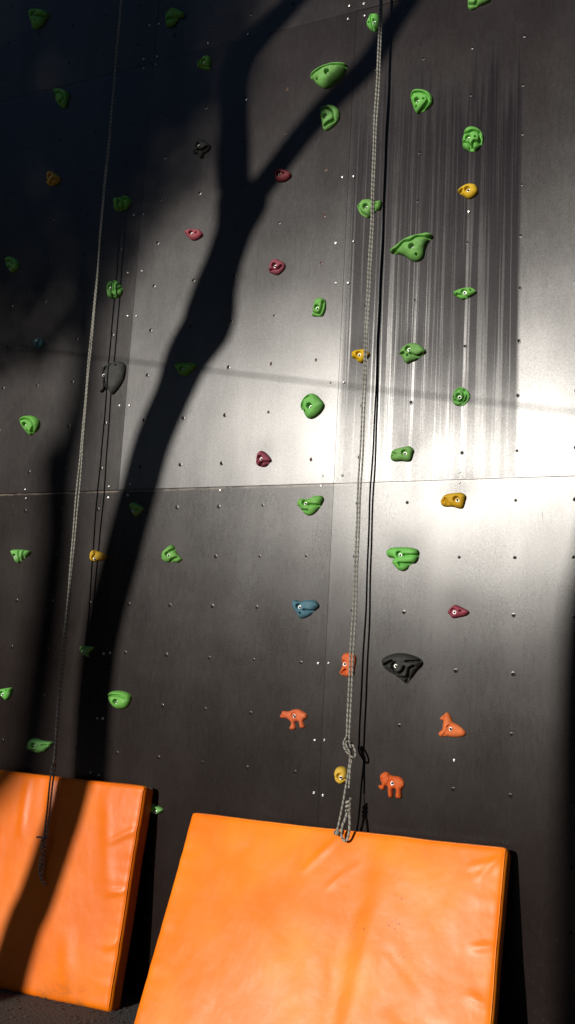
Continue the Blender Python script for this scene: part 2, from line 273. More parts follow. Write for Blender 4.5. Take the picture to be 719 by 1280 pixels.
    ('green', 'wide green hold shaped like a hat with a long brim, right of the right rope', 0.365, 3.639, [(-0.1234, 0.0086), (-0.1028, 0.0265), (-0.0695, 0.0494), (-0.026, 0.0672), (0.0209, 0.074), (0.0643, 0.0762), (0.0914, 0.0602), (0.082, 0.0429), (0.066, 0.0265), (0.0536, -0.0024), (0.0482, -0.039), (0.0321, -0.0572), (0.0088, -0.0609), (-0.0185, -0.0487), (-0.0463, -0.0261), (-0.074, -0.012), (-0.1084, -0.0055)], [[(-0.105, -0.006), (-0.0749, 0.0122), (-0.0453, 0.0373), (-0.008, 0.0371), (0.025, 0.0546), (0.0787, 0.0434)]], [(0.0197, -0.0369)]),
    ('green', 'small flat green hold like a leaf in the middle of the streaked panel', 0.623, 3.385, [(-0.0585, 0.0096), (-0.0427, 0.0209), (-0.0046, 0.0295), (0.0304, 0.0252), (0.053, 0.0061), (0.0438, -0.0059), (0.0095, -0.0215), (-0.0158, -0.0267), (-0.0354, -0.0129), (-0.0533, -0.0009)], [[(-0.0357, -0.003), (-0.0067, -0.0097), (0.0095, -0.0215)]], [(0.0277, 0.0092)]),
    ('teal', 'tiny dark teal round hold in the dim area at the left', -1.902, 3.396, [(-0.025, 0.0044), (-0.0071, 0.0189), (0.0274, 0.0155), (0.049, -0.0027), (0.0518, -0.0271), (0.0343, -0.0435), (0.0046, -0.0388), (-0.0171, -0.0206)], [[(0.009, -0.0352), (0.015, -0.0035)]], [(0.0293, -0.0008)]),
    ('green', 'dark green saucer hold inside the shadow of the tree trunk', -0.89, 3.137, [(-0.0607, 0.0309), (-0.0305, 0.0431), (0.0194, 0.0407), (0.0735, 0.0306), (0.0747, 0.0158), (0.0476, -0.0039), (0.0288, -0.0244), (-0.0037, -0.031), (-0.0297, -0.016), (-0.0442, 0.0073)], [[(-0.0418, 0.0293), (-0.001, 0.0369), (0.0538, 0.0213)]], []),
    ('grey', 'large smooth charcoal teardrop hold outlined by the left rope shadow', -1.402, 3.148, [(-0.0214, 0.0421), (-0.0004, 0.0577), (0.0344, 0.0682), (0.0872, 0.0752), (0.1288, 0.0563), (0.1381, 0.0289), (0.1321, -0.0238), (0.1099, -0.0675), (0.0699, -0.1101), (0.0518, -0.1069), (0.0198, -0.0761), (-0.0075, -0.0951), (-0.0239, -0.0882), (-0.0036, -0.0667), (-0.0135, -0.0354), (-0.0182, 0.0111)], [[(0.0111, 0.0548), (0.0099, 0.0088), (0.0216, -0.0495), (0.0516, -0.105)]], [(0.0831, 0.0487)]),
    ('yellow', 'yellow heart shaped hold touching the right rope', 0.11, 3.129, [(-0.0464, 0.0092), (-0.0367, 0.0253), (-0.0091, 0.0313), (0.0222, 0.0301), (0.0437, 0.013), (0.0477, -0.0009), (0.028, -0.0227), (0.0113, -0.0364), (-0.0062, -0.0316), (-0.0244, -0.0148), (-0.0404, -0.0066)], [[(-0.028, -0.0111), (-0.0137, -0.0191)]], []),
    ('green', 'plump green hold like a bean with a lower lobe, right of the right rope shadow', 0.362, 3.131, [(-0.053, -0.0068), (-0.0388, 0.0152), (-0.0095, 0.034), (0.0236, 0.0352), (0.0537, 0.0198), (0.0775, -0.0054), (0.0715, -0.0213), (0.049, -0.0357), (0.033, -0.0474), (0.0069, -0.0551), (-0.0127, -0.0616), (-0.0299, -0.0453), (-0.0373, -0.0248), (-0.0476, -0.0172)], [[(-0.0476, -0.0172), (-0.0244, -0.0127)], [(0.009, -0.019), (0.0391, -0.0332), (0.065, -0.024)]], [(-0.0056, -0.0276)]),
    ('green', 'green mask like hold left of the left rope above the dark blot of shadow', -1.909, 2.888, [(-0.058, 0.0368), (-0.0385, 0.0574), (-0.0003, 0.063), (0.0391, 0.0567), (0.0755, 0.033), (0.0841, 0.0012), (0.0685, -0.0292), (0.0506, -0.04), (0.0233, -0.0534), (-0.0028, -0.0372), (-0.0306, -0.0081), (-0.0506, 0.0166)], [[(-0.0428, 0.032), (-0.0072, 0.0398), (0.0383, 0.0234), (0.0536, -0.0049), (0.0405, -0.0355)]], [(0.015, -0.0322)]),
    ('green', 'large round bright green hold with an angular rim, left of the middle seam', -0.132, 2.883, [(-0.0626, -0.0018), (-0.0587, 0.027), (-0.0422, 0.0567), (-0.014, 0.0719), (0.0077, 0.0703), (0.0339, 0.0515), (0.0645, 0.0121), (0.052, -0.0209), (0.0282, -0.0431), (0.0001, -0.055), (-0.0255, -0.0484), (-0.0412, -0.0253), (-0.0495, -0.0077)], [[(-0.0607, -0.0019), (-0.0456, 0.0193), (-0.0413, 0.0395), (-0.0133, 0.0581)]], [(-0.0314, -0.0191)]),
    ('green', 'round green hold with stepped rings above the brightest glare', 0.613, 2.881, [(-0.0378, 0.001), (-0.0323, 0.0293), (-0.0139, 0.0488), (0.0017, 0.0524), (0.0239, 0.0428), (0.0433, 0.0176), (0.0408, -0.0076), (0.0226, -0.0285), (0.001, -0.0366), (-0.0243, -0.0301), (-0.0358, -0.0151)], [[(-0.0228, 0.0287), (-0.0074, 0.0403), (0.0117, 0.0326), (0.0216, 0.0128), (0.0128, -0.012), (-0.0057, -0.0203), (-0.0217, -0.0096)], [(0.0211, 0.0319), (0.0341, 0.0119), (0.0254, -0.016), (0.004, -0.0304)]], [(-0.0283, 0.0004)]),
    ('green', 'green blocky hold with a rounded nose just above the long panel seam', 0.361, 2.628, [(-0.077, -0.0064), (-0.0728, 0.0128), (-0.0535, 0.0264), (-0.0078, 0.0356), (0.0182, 0.0369), (0.0368, 0.0176), (0.0326, -0.0014), (0.0254, -0.0282), (0.0078, -0.0348), (-0.0217, -0.0311), (-0.0546, -0.0314), (-0.0731, -0.0226)], [[(-0.0692, 0.0062), (-0.0492, 0.0005)]], [(-0.0637, -0.0085)]),
    ('pink', 'small pink hold with a split lower edge just above the seam, left of the middle', -0.392, 2.633, [(-0.0323, -0.0062), (-0.0287, 0.0245), (-0.0147, 0.0411), (0.0002, 0.0439), (0.0275, 0.0255), (0.0518, -0.0045), (0.0416, -0.0194), (0.024, -0.0358), (-0.002, -0.0382), (-0.0271, -0.027)], [[(-0.0061, -0.0329), (0.0078, -0.0164), (0.0377, -0.0175)]], [(-0.0203, -0.017)]),
    ('green', 'very dark green hold in the trunk shadow just below the seam', -1.137, 2.384, [(-0.0284, 0.0311), (-0.0046, 0.0486), (0.0261, 0.0372), (0.0576, 0.0151), (0.0431, -0.0097), (0.0275, -0.0237), (0.0024, -0.0252), (-0.0101, -0.0052), (-0.0224, 0.013)], [[(0.0122, 0.0052), (0.0372, 0.0083)]], []),
    ('green', 'green hold with a deep sideways slot just below the seam beside the rope', -0.134, 2.401, [(-0.0507, -0.0006), (-0.0378, 0.0256), (0.0085, 0.0255), (0.0397, 0.0387), (0.0749, 0.0395), (0.0881, 0.0211), (0.0772, -0.0048), (0.0642, -0.0242), (0.0374, -0.0499), (0.0095, -0.0567), (-0.0161, -0.0425), (-0.0353, -0.0191)], [[(0.0173, -0.0053), (0.0669, -0.0085)], [(-0.0203, -0.0309), (0.0118, -0.0331)]], []),
    ('yellow', 'yellow blocky hold with a rounded nose just below the long seam at right', 0.615, 2.401, [(-0.0809, -0.0007), (-0.069, 0.0207), (-0.0506, 0.0326), (-0.0103, 0.0369), (0.0175, 0.0365), (0.0363, 0.0213), (0.0324, -0.0031), (0.0239, -0.032), (0.004, -0.0347), (-0.024, -0.0266), (-0.0551, -0.026), (-0.074, -0.0194)], [[(-0.0561, 0.008), (-0.0431, -0.0108)]], [(-0.0645, -0.0026)]),
    ('green', 'small green wedge hold with upright notches near the left edge below the seam', -1.898, 2.133, [(-0.0403, 0.0282), (-0.0302, 0.0433), (0.0125, 0.0452), (0.0604, 0.0415), (0.0917, 0.0359), (0.0869, 0.0172), (0.0562, -0.0016), (0.0344, -0.0167), (0.0173, -0.0319), (-0.0027, -0.0245), (-0.0198, -0.002)], [[(0.0227, 0.0396), (0.0325, -0.0205)], [(0.0559, 0.0396), (0.0515, -0.0017)]], []),
    ('yellow', 'small orange yellow hold half in the trunk shadow beside the left rope', -1.357, 2.129, [(-0.0387, -0.0074), (-0.0377, 0.0251), (-0.02, 0.0451), (0.0023, 0.0415), (0.0337, 0.0325), (0.0703, 0.0129), (0.0504, -0.0034), (0.0164, -0.0107), (-0.0182, -0.0145)], [[(-0.0015, 0.0361), (-0.0015, 0.0144)]], []),
    ('green', 'green knobbly hold with a small side foot right of the trunk shadow below the seam', -0.893, 2.147, [(-0.0492, -0.0036), (-0.0423, 0.0208), (-0.0198, 0.0417), (0.0034, 0.0556), (0.0201, 0.0486), (0.0296, 0.0313), (0.0477, 0.0071), (0.0608, -0.0067), (0.074, -0.0204), (0.0513, -0.036), (0.0231, -0.0345), (0.003, -0.0346), (-0.0255, -0.0331), (-0.045, -0.0193)], [[(0.007, -0.0346), (0.0219, -0.0207), (0.0491, -0.0102)], [(0.0063, 0.0208), (0.0296, 0.0313)]], [(-0.0376, -0.0106)]),
    ('green', 'large three lobed green hold right of the right rope below the seam', 0.356, 2.151, [(-0.0721, 0.0185), (-0.0499, 0.0357), (-0.0047, 0.0388), (0.0404, 0.0372), (0.0757, 0.0279), (0.0842, 0.0126), (0.0819, -0.012), (0.0684, -0.0336), (0.0432, -0.043), (0.0311, -0.0615), (0.0123, -0.0709), (-0.0104, -0.0665), (-0.0304, -0.0497), (-0.044, -0.0312), (-0.0382, -0.0156), (-0.0645, -0.0064)], [[(-0.0578, -0.0111), (-0.0318, -0.0141)], [(0.0193, 0.0001), (0.0814, 0.0003)], [(-0.005, -0.0371), (0.0558, -0.0383)]], [(-0.0015, -0.0464)]),
    ('blue', 'greyish blue hold shaped like a beak, left of the right rope', -0.137, 1.9, [(-0.0468, 0.018), (-0.0337, 0.0344), (-0.0016, 0.0287), (0.033, 0.0359), (0.0748, 0.0337), (0.0951, 0.0088), (0.0706, -0.0172), (0.0441, -0.0401), (0.0135, -0.0521), (-0.0078, -0.048), (-0.0194, -0.0292), (-0.0383, -0.0074)], [[(0.0252, -0.0121), (0.0706, -0.0172)]], [(0.0034, -0.0286)]),
    ('pink', 'pink lozenge shaped hold on the lower right panel above the charcoal hold', 0.615, 1.897, [(-0.0335, -0.0009), (-0.0204, 0.0202), (0.0006, 0.0341), (0.0281, 0.0245), (0.0632, 0.0062), (0.0531, -0.0103), (0.0233, -0.02), (-0.0099, -0.0255), (-0.0225, -0.0125)], [], [(0.0271, 0.0061)]),
    ('green', 'tiny dark green wedge hold in the black trunk shadow right of the left rope', -1.381, 1.631, [(-0.028, 0.0181), (-0.0187, 0.0325), (0.0161, 0.0323), (0.0594, 0.0306), (0.0482, 0.0144), (0.0285, -0.0039), (0.0307, -0.0248), (0.0085, -0.0189), (-0.0146, -0.0059)], [], []),
    ('orange', 'upright orange animal shaped hold partly behind the right rope', 0.104, 1.643, [(-0.0181, 0.015), (-0.0159, 0.0397), (0.0001, 0.0528), (0.0267, 0.0525), (0.047, 0.0427), (0.0515, 0.0185), (0.0463, -0.0123), (0.0444, -0.0428), (0.0285, -0.0559), (0.0121, -0.0583), (-0.0115, -0.052), (-0.0279, -0.0437), (-0.0196, -0.0218), (-0.014, -0.0001)], [[(-0.0121, -0.0398), (0.0071, -0.0235)]], [(0.007, -0.0342)]),
    ('grey', 'large charcoal grooved hold right of the right rope on the lower panel', 0.354, 1.648, [(-0.0728, 0.0225), (-0.0511, 0.0416), (-0.0133, 0.0554), (0.0278, 0.0588), (0.0658, 0.0531), (0.0974, 0.0427), (0.1181, 0.0289), (0.1187, 0.0111), (0.0933, -0.0168), (0.0725, -0.0475), (0.0547, -0.0722), (0.039, -0.0731), (0.0132, -0.0553), (-0.016, -0.0376), (-0.0485, -0.0214), (-0.0651, -0.0073), (-0.0705, 0.0075)], [[(-0.0636, -0.0042), (-0.0401, 0.009), (-0.0152, 0.0223)], [(-0.0123, -0.0105), (0.006, -0.0334), (0.0309, -0.0231), (0.0427, -0.0017)], [(0.0513, -0.0665), (0.0596, -0.0364), (0.0649, -0.0094), (0.0863, 0.0036)], [(0.0512, 0.0226), (0.1135, 0.0286)], [(0.0099, -0.0511), (0.0476, -0.0489)]], []),
    ('green', 'green shield shaped hold cut by the left edge above the left mat', -1.894, 1.378, [(-0.054, 0.0165), (-0.0362, 0.0248), (0.0097, 0.0349), (0.0512, 0.0392), (0.0518, 0.0159), (0.0392, -0.0137), (0.0178, -0.0294), (-0.0022, -0.0199), (-0.0282, 0.0)], [], [(0.0298, 0.0235)]),
    ('green', 'green bowl shaped hold with a rim, above the right part of the left mat', -1.137, 1.385, [(-0.0678, 0.0329), (-0.0509, 0.0527), (-0.0183, 0.0598), (0.0232, 0.059), (0.0569, 0.051), (0.0751, 0.0319), (0.0695, 0.0047), (0.0514, -0.0201), (0.0236, -0.0304), (-0.0137, -0.0297), (-0.0403, -0.0129), (-0.0592, 0.0096)], [[(-0.0592, 0.03), (-0.0242, 0.0357), (0.0173, 0.0349), (0.0554, 0.0239)]], []),
    ('orange', 'orange hold shaped like a walking bear', -0.137, 1.391, [(-0.0802, -0.0105), (-0.0709, 0.0104), (-0.0679, 0.0183), (-0.0539, 0.0178), (-0.0331, 0.0193), (-0.0127, 0.0284), (0.0148, 0.0313), (0.0394, 0.0213), (0.057, 0.0134), (0.0598, -0.0048), (0.0482, -0.0118), (0.0436, -0.0214), (0.0518, -0.0452), (0.0437, -0.0535), (0.0265, -0.0533), (0.0222, -0.0383), (0.0181, -0.0264), (0.0043, -0.0259), (-0.0023, -0.031), (0.0039, -0.0489), (0.0029, -0.0613), (-0.0142, -0.0657), (-0.0283, -0.0607), (-0.0223, -0.0448), (-0.0213, -0.0324), (-0.0305, -0.0238), (-0.0449, -0.0156), (-0.0693, -0.0159)], [], [(-0.0597, -0.0012)]),
    ('orange', 'orange hold shaped like a resting seal with its head up', 0.613, 1.39, [(-0.0509, 0.0444), (-0.0362, 0.0584), (-0.023, 0.0694), (-0.0093, 0.0618), (0.0002, 0.0453), (0.0081, 0.0287), (0.0247, 0.0213), (0.0458, 0.0087), (0.064, -0.0097), (0.0585, -0.0244), (0.038, -0.0317), (0.0085, -0.0356), (-0.0185, -0.0335), (-0.0304, -0.0359), (-0.0453, -0.0385), (-0.0561, -0.0308), (-0.0535, -0.0163), (-0.0418, -0.0067), (-0.0394, 0.0136), (-0.0369, 0.031), (-0.0491, 0.0344)], [[(-0.0306, -0.0287), (-0.0191, -0.0107)]], [(-0.0275, 0.0481)]),
    ('green', 'dim green hold with a long right arm behind the lower left rope', -1.64, 1.124, [(-0.0594, -0.0121), (-0.0535, 0.0146), (-0.0335, 0.0355), (-0.0069, 0.0394), (0.0432, 0.0314), (0.1011, 0.0293), (0.0989, 0.0102), (0.0746, -0.0092), (0.0542, -0.0247), (0.0153, -0.0351), (-0.0212, -0.0296), (-0.0441, -0.0264), (-0.0583, -0.0207)], [[(-0.0307, -0.0253), (0.0093, -0.0218)], [(0.0502, 0.0095), (0.081, 0.0121)]], []),
    ('yellow', 'round mustard yellow hold behind the lower end of the right rope', 0.11, 1.135, [(-0.0368, 0.0142), (-0.0281, 0.0373), (-0.0089, 0.0471), (0.0143, 0.0428), (0.025, 0.0231), (0.023, -0.0036), (0.0141, -0.0222), (-0.005, -0.0315), (-0.0251, -0.0232), (-0.0351, -0.0064)], [[(-0.0295, 0.0001), (-0.0126, -0.0101), (0.0167, -0.0072)]], []),
    ('orange', 'orange hold shaped like a small elephant', 0.355, 1.134, [(-0.0614, 0.0272), (-0.0431, 0.0435), (-0.0242, 0.0424), (-0.0128, 0.0319), (0.0044, 0.0307), (0.0294, 0.0289), (0.0485, 0.0149), (0.0524, -0.0076), (0.0406, -0.0231), (0.0416, -0.0488), (0.039, -0.0619), (0.0205, -0.0639), (0.0133, -0.0547), (0.0145, -0.0287), (0.005, -0.024), (-0.0009, -0.0332), (0.0, -0.0561), (-0.0044, -0.0637), (-0.0169, -0.0622), (-0.0224, -0.0412), (-0.0249, -0.0184), (-0.0359, -0.0166), (-0.0401, -0.0315), (-0.054, -0.0358), (-0.0672, -0.0227), (-0.0659, -0.0154), (-0.0518, -0.0125), (-0.059, 0.0071)], [[(-0.0162, 0.0374), (-0.0137, 0.0145), (-0.0252, -0.0098)]], [(-0.0481, 0.0125)]),
    ('green', 'small pale green hold peeping out beside the right edge of the left mat', -0.862, 0.875, [(-0.0412, 0.0226), (-0.0286, 0.0362), (-0.0085, 0.0294), (0.0356, 0.0152), (0.0329, 0.0021), (0.0069, -0.012), (-0.0124, -0.0142), (-0.0289, -0.0049)], [], []),
]
SCREWS = [(-0.04, 5.049), (0.041, 5.041), (-0.045, 4.976), (0.049, 4.97), (-0.033, 4.086), (0.028, 4.079), (-0.051, 3.734), (0.044, 3.729), (-0.04, 3.521), (0.025, 3.513), (-0.044, 3.008), (0.028, 3.002), (-0.062, 2.539), (0.042, 2.539), (-0.064, 2.491), (-0.035, 1.641), (0.018, 1.644), (-0.033, 1.288), (0.016, 1.292), (-0.024, 1.052), (0.021, 1.046), (-1.302, 5.26), (-1.235, 5.253), (-1.322, 5.05), (-1.228, 5.043), (-1.316, 4.988), (-1.234, 4.994), (-1.298, 4.081), (-1.233, 4.076), (-1.308, 3.739), (-1.212, 3.736), (-1.284, 3.484), (-1.225, 3.477), (-1.288, 2.971), (-1.224, 2.967), (-1.312, 2.522), (-1.311, 2.461), (-1.178, 2.532), (-1.187, 2.471), (-1.887, 2.52), (-1.875, 2.469), (-1.258, 1.629), (-1.218, 1.635), (-1.265, 1.296), (-1.23, 1.298), (-1.277, 1.02), (-1.226, 1.013), (0.615, 2.535), (0.616, 2.487), (-0.639, 5.038), (-0.888, 5.041), (0.627, 3.794), (-0.622, 2.482), (0.629, 1.258)]
TRUNK_SHADOW = [(-1.386, 0.912, 0.269), (-1.294, 1.615, 0.245), (-1.198, 2.144, 0.255), (-1.116, 2.508, 0.254), (-1.053, 2.767, 0.253), (-0.948, 3.024, 0.256), (-0.875, 3.217, 0.304), (-0.779, 3.362, 0.34), (-0.755, 3.462, 0.334), (-0.736, 3.58, 0.29), (-0.693, 3.732, 0.25), (-0.646, 3.883, 0.249), (-0.607, 4.036, 0.342)]
LEFT_LIMB_SHADOW = [(-0.665, 4.137, 0.2), (-0.68, 4.348, 0.2), (-0.692, 4.586, 0.18), (-0.696, 4.777, 0.18), (-0.652, 4.93, 0.19), (-0.517, 5.045, 0.15), (-0.366, 5.173, 0.13), (-0.222, 5.301, 0.12), (-0.092, 5.477, 0.11), (-0.013, 5.739, 0.09)]
RIGHT_LIMB_SHADOW = [(-0.593, 4.002, 0.2), (-0.438, 4.175, 0.19), (-0.273, 4.37, 0.185), (-0.083, 4.557, 0.18), (0.087, 4.698, 0.18), (0.201, 4.885, 0.17), (0.286, 4.998, 0.16), (0.382, 5.152, 0.15), (0.479, 5.394, 0.13), (0.512, 5.704, 0.11)]
MAT_SHADOW = [(-1.279, 0.922), (-1.307, 0.64), (-1.344, 0.364), (-1.401, 0.035)]

# ------------------------------------------------------------------ ground
def ground():
    m, nt, b = new_mat('worn_asphalt'); g = G(nt); pos = g.n('ShaderNodeNewGeometry').outputs['Position']
    a = g.noise(pos, 3, 5); c = g.noise(pos, 90, 4, .7)
    col = g.mix(g.ramp(c, .35, .65), (.045,.042,.038), (.10,.095,.088)); col = g.mix(g.ramp(a, .3, .7), (.06,.056,.052), col)
    g.put(b.inputs['Base Color'], col); b.inputs['Roughness'].default_value = .9
    g.put(b.inputs['Normal'], g.bump(c, .012)); 
    S = 250
    # finer grid near the wall, then one big sheet (single mesh)
    xs = [-S, -30, -8] + list(np.arange(-4, 4.01, .1)) + [8, 30, S]; ys = [-S, -60, -20, -8] + list(np.arange(-5, .21, .1)) + [6, 30, S]
    V = []; F = []
    for y in ys:
        for x in xs: V.append((x, y, .008*noise.fractal(Vector((x*2.2, y*2.2, 0)), 1, 2, 4) if abs(x) < 5 and y > -6 and y < 1 else 0))
    n = len(xs)
    for j in range(len(ys)-1):
        for i in range(n-1): F.append((j*n+i, j*n+i+1, (j+1)*n+i+1, (j+1)*n+i))
    tag(mesh_obj('ground', V, F, m), kind='structure')
    gm = simple('grit', (.10,.09,.08), .85, var=.6, scale=9)
    V = []; F = []
    for k in range(1500):
        x = rng.uniform(-2.6, 1.8); y = -abs(rng.normal(0, .35)) - .01; r = rng.uniform(.0015, .0065)
        b0 = len(V); n_ = 6; z0 = .004
        for (px, py, pz) in ((1,0,0),(0,1,0),(-1,0,0),(0,-1,0),(0,0,1),(0,0,-1)):
            s = r*rng.uniform(.6, 1.3); V.append((x+px*s, y+py*s, z0+pz*s*.7))
        for f in ((0,1,4),(1,2,4),(2,3,4),(3,0,4),(1,0,5),(2,1,5),(3,2,5),(0,3,5)): F.append(tuple(b0+q for q in f))
    tag(mesh_obj('grit', V, F, gm, smooth=False), 'loose grey grit scattered on the asphalt at the foot of the wall', 'gravel', kind='stuff')
ground()

# ------------------------------------------------------------------ the climbing wall
wall = tag(empty('climbing_wall', (0, 0, 0)), 'tall glossy dark brown plywood climbing wall of bolted panels', 'climbing wall')
pm = panel_material()
COLX = [(i-7.5)*.25 for i in range(-8, 20)]
HOLD_XZ = [(h[2], h[3]) for h in HOLDS]
ROWS = [(2.5+.125+k*.2531) for k in range(0, 9)] + [(2.5-.1006-k*.2531) for k in range(0, 9)] + [5.03+.125+k*.2531 for k in range(0, 8)]
BX = [-3.75, -2.5, -1.25, 0, 1.25, 2.5, 3.75]; BZ = [0.02, 2.5, 5.01, 7.4]
def grime_at(x, z):
    g_ = np.zeros_like(x)
    for i, (hx, hz) in enumerate(HOLD_XZ):
        d = ((x-hx)/.075)**2 + ((z-hz-.055)/.065)**2
        g_ += .22*np.exp(-d)
    g_ += .5*np.exp(-((x+.02)/.03)**2)*(z > 2.5)*(z < 3.4)*0
    return np.clip(g_, 0, 1)
WARP = {(1,3): (-.012, 0.0, -.014), (1,2): (-.012, 0.0, -.020), (1,1): (.06, 0.0, -.005), (0,3): (.006, 0.0, -.030), (0,2): (.020, 0.0, -.026), (0,1): (.045, 0.0, -.02), (2,3): (.0, 0.0, .01), (2,2): (.01, 0.0, .01)}
for r in range(3):
    for c in range(6):
        x0, x1, z0, z1 = BX[c]+.0005, BX[c+1]-.0005, BZ[r]+.0015, BZ[r+1]-.0015
        fine = c in (1, 2, 3) and True
        nx, nz = (50, 100) if fine else (10, 20)
        off = .0015*math.sin(c*2.1+r*1.7)
        bowx, bowz = PBOW.get((r, c), (0, 0)) if 'PBOW' in globals() else (0, 0)
        xs = np.linspace(x0, x1, nx+1); zs = np.linspace(z0, z1, nz+1); V = []; F = []
        for j, z in enumerate(zs):
            for i, x in enumerate(xs): V.append((x, off, z))
        for j in range(nz):
            for i in range(nx): a = j*(nx+1)+i; F.append((a, a+1, a+nx+2, a+nx+1))
        nfront = len(V)
        # back and edges
        ring = [i for i in range(nx+1)] + [j*(nx+1)+nx for j in range(1, nz+1)] + [nz*(nx+1)+i for i in range(nx-1, -1, -1)] + [j*(nx+1) for j in range(nz-1, 0, -1)]
        b0 = len(V)
        for k in ring: V.append((V[k][0], off+.018, V[k][2]))
        L_ = len(ring)
        for k in range(L_): k2 = (k+1) % L_; F.append((ring[k], b0+k, b0+k2, ring[k2]))
        F.append(tuple(b0+k for k in range(L_)))
        fm = [0]*(nx*nz) + [1]*(L_+1)
        o = mesh_obj('panel', V, F, None, wall, smooth=False, mats=[pm, wood], fm=fm)
        at = o.data.attributes.new('grime', 'FLOAT', 'POINT'); vv = np.array(V)
        at.data.foreach_set('value', grime_at(vv[:, 0], vv[:, 2]).astype(np.float32))
        o['warp'] = WARP.get((r, c), (.01*math.sin(c*3+r), 0.0, .01*math.cos(c*2-r)))
# studs behind the panels
V = []; F = []
def box(V, F, x0, x1, y0, y1, z0, z1):
    b = len(V)
    for z in (z0, z1):
        for (x, y) in ((x0,y0),(x1,y0),(x1,y1),(x0,y1)): V.append((x, y, z))
    for f in ((3,2,1,0),(4,5,6,7),(0,1,5,4),(1,2,6,5),(2,3,7,6),(3,0,4,7)): F.append(tuple(b+q for q in f))
for i in range(13):
    x = -3.75+.625*i; box(V, F, x-.045, x+.045, .023, .16, 0, 7.4)
box(V, F, -3.8, 3.8, .162, .18, 0, 7.4)
mesh_obj('stud_frame', V, F, wood, wall, smooth=False)
V = []; F = []; box(V, F, -3.8, 3.8, -.30, .17, 7.405, 7.5)
mesh_obj('top_beam', V, F, wood, wall, smooth=False)

def disc_mesh(profile, n=14, mats=1, mi=None):
    """lathe round -Y: profile of (radius, y)"""
    V = []; F = []; fm = []
    for (r, y) in profile:
        if r == 0: V.append((0, y, 0))
        else:
            for k in range(n): a = 2*math.pi*k/n; V.append((r*math.cos(a), y, r*math.sin(a)))
    idx = 0; starts = []
    for (r, y) in profile: starts.append(idx); idx += 1 if r == 0 else n
    for s in range(len(profile)-1):
        a, b = starts[s], starts[s+1]; ra, rb = profile[s][0], profile[s+1][0]
        for k in range(n):
            k2 = (k+1) % n
            if ra == 0: F.append((a, b+k2, b+k))
            elif rb == 0: F.append((a+k, a+k2, b))
            else: F.append((a+k, a+k2, b+k2, b+k))
            fm.append(mi[s] if mi else 0)
    return V, F, fm
# screws
SV, SF, SFM = disc_mesh([(.0066, 0), (.0066, -.0012), (.0052, -.0030), (.0028, -.0040), (.0022, -.0028), (0, -.0026)], 14, mi=[0,0,0,0,1])
scr_o = None
for (x, z) in SCREWS:
    s = rng.uniform(.85, 1.1); y = -.0018
    if scr_o is None: scr_o = o = mesh_obj('screw', SV, SF, None, wall, (x, y, z), mats=[zinc, dark_hole], fm=SFM)
    else: o = scr_o.copy(); C.objects.link(o); o.parent = wall; o.location = (x, y, z)
    o.scale = (s, s, s); o.rotation_euler = (rng.uniform(-.12,.12), rng.uniform(0,3), rng.uniform(-.12,.12))
# bolt holes with their steel insert; a few of the middle panel have a splintered rim
def hole_mesh(seed):
    r_ = random.Random(seed); V, F, fm = disc_mesh([(.0095, -.0002), (.0068, -.0006), (.0062, -.0009), (.0053, -.0009), (.0050, .0002), (0, .0004)], 16, mi=[2, 2, 1, 1, 0])
    V = [(x*(1+(.25*r_.random() if k < 32 else 0)), y, z*(1+(.25*r_.random() if k < 32 else 0))) for k, (x, y, z) in enumerate(V)]
    return V, F, fm
def splinter_mesh(seed):
    r_ = random.Random(seed); V = []; F = []; n = 14
    for k in range(n):
        a = 2*math.pi*k/n; rr = .006*(1+.5*r_.random()); zz = .013*(.6+.9*r_.random())
        V.append((rr*math.cos(a)*(1-.4*abs(math.sin(a))), -.0006, zz*math.sin(a)))
    V.append((0, -.0012, 0)); F = [(k, (k+1) % n, n) for k in range(n)]
    return V, F
protos = []
for k in range(5):
    V, F, fm = hole_mesh(k); me = bpy.data.meshes.new('bolt_hole'); me.from_pydata(V, [], F); me.update()
    for m_ in (dark_hole, steel, pm): me.materials.append(m_)
    me.polygons.foreach_set('material_index', fm); protos.append(me)
sprotos = []
for k in range(4):
    V, F = splinter_mesh(k+20); me = bpy.data.meshes.new('wood_splinter'); me.from_pydata(V, [], F); me.update(); me.materials.append(raw_ply); sprotos.append(me)
cand = []
for x in COLX:
    for z in ROWS:
        if any(abs(x-hx) < .06 and abs(z-hz) < .06 for hx, hz in HOLD_XZ): continue
        vis = -1.95-(z-2.5)*.19 < x < 1.16 and .25 < z < 5.6 and not (z < .93 and -.62 < x < .9) and not (z < 1.0 and x < -.9)
        cand.append((0 if vis else 1, -x if vis else 0, x, z))
cand.sort()
restV = []; restF = []; restM = []
for i, (nv, _, x, z) in enumerate(cand):
    jx, jz = x+rng.uniform(-.002,.002), z+rng.uniform(-.002,.002)
    if i < 100 and not nv:
        o = bpy.data.objects.new('bolt_hole', protos[i % 5]); link(o, wall); o.location = (jx, -.0015, jz); o.rotation_euler = (0, rng.uniform(0,6), 0); hs_ = rng.uniform(.6, .95); o.scale = (hs_, .6, hs_)
        if -1.2 < x < 0 and z > 2.5 and z < 5 and rng.random() < .75:
            o2 = bpy.data.objects.new('wood_splinter', sprotos[i % 4]); link(o2, o); o2.location = (0, 0.0, 0); o2.rotation_euler = (0, -o.rotation_euler[1]+rng.uniform(-.3,.3), 0)
            o2.location = (0, -.0008, 0); o2.scale = (1, 1, rng.uniform(.7, 1.5))
    else:
        V, F, fm = hole_mesh(i); b0 = len(restV); restV += [(a+jx, b-.0016, c+jz) for a, b, c in V]; restF += [tuple(b0+q for q in f) for f in F]; restM += fm
o = mesh_obj('bolt_holes', restV, restF, None, wall, smooth=False, mats=[dark_hole, steel, pm], fm=restM); o['kind'] = 'stuff'

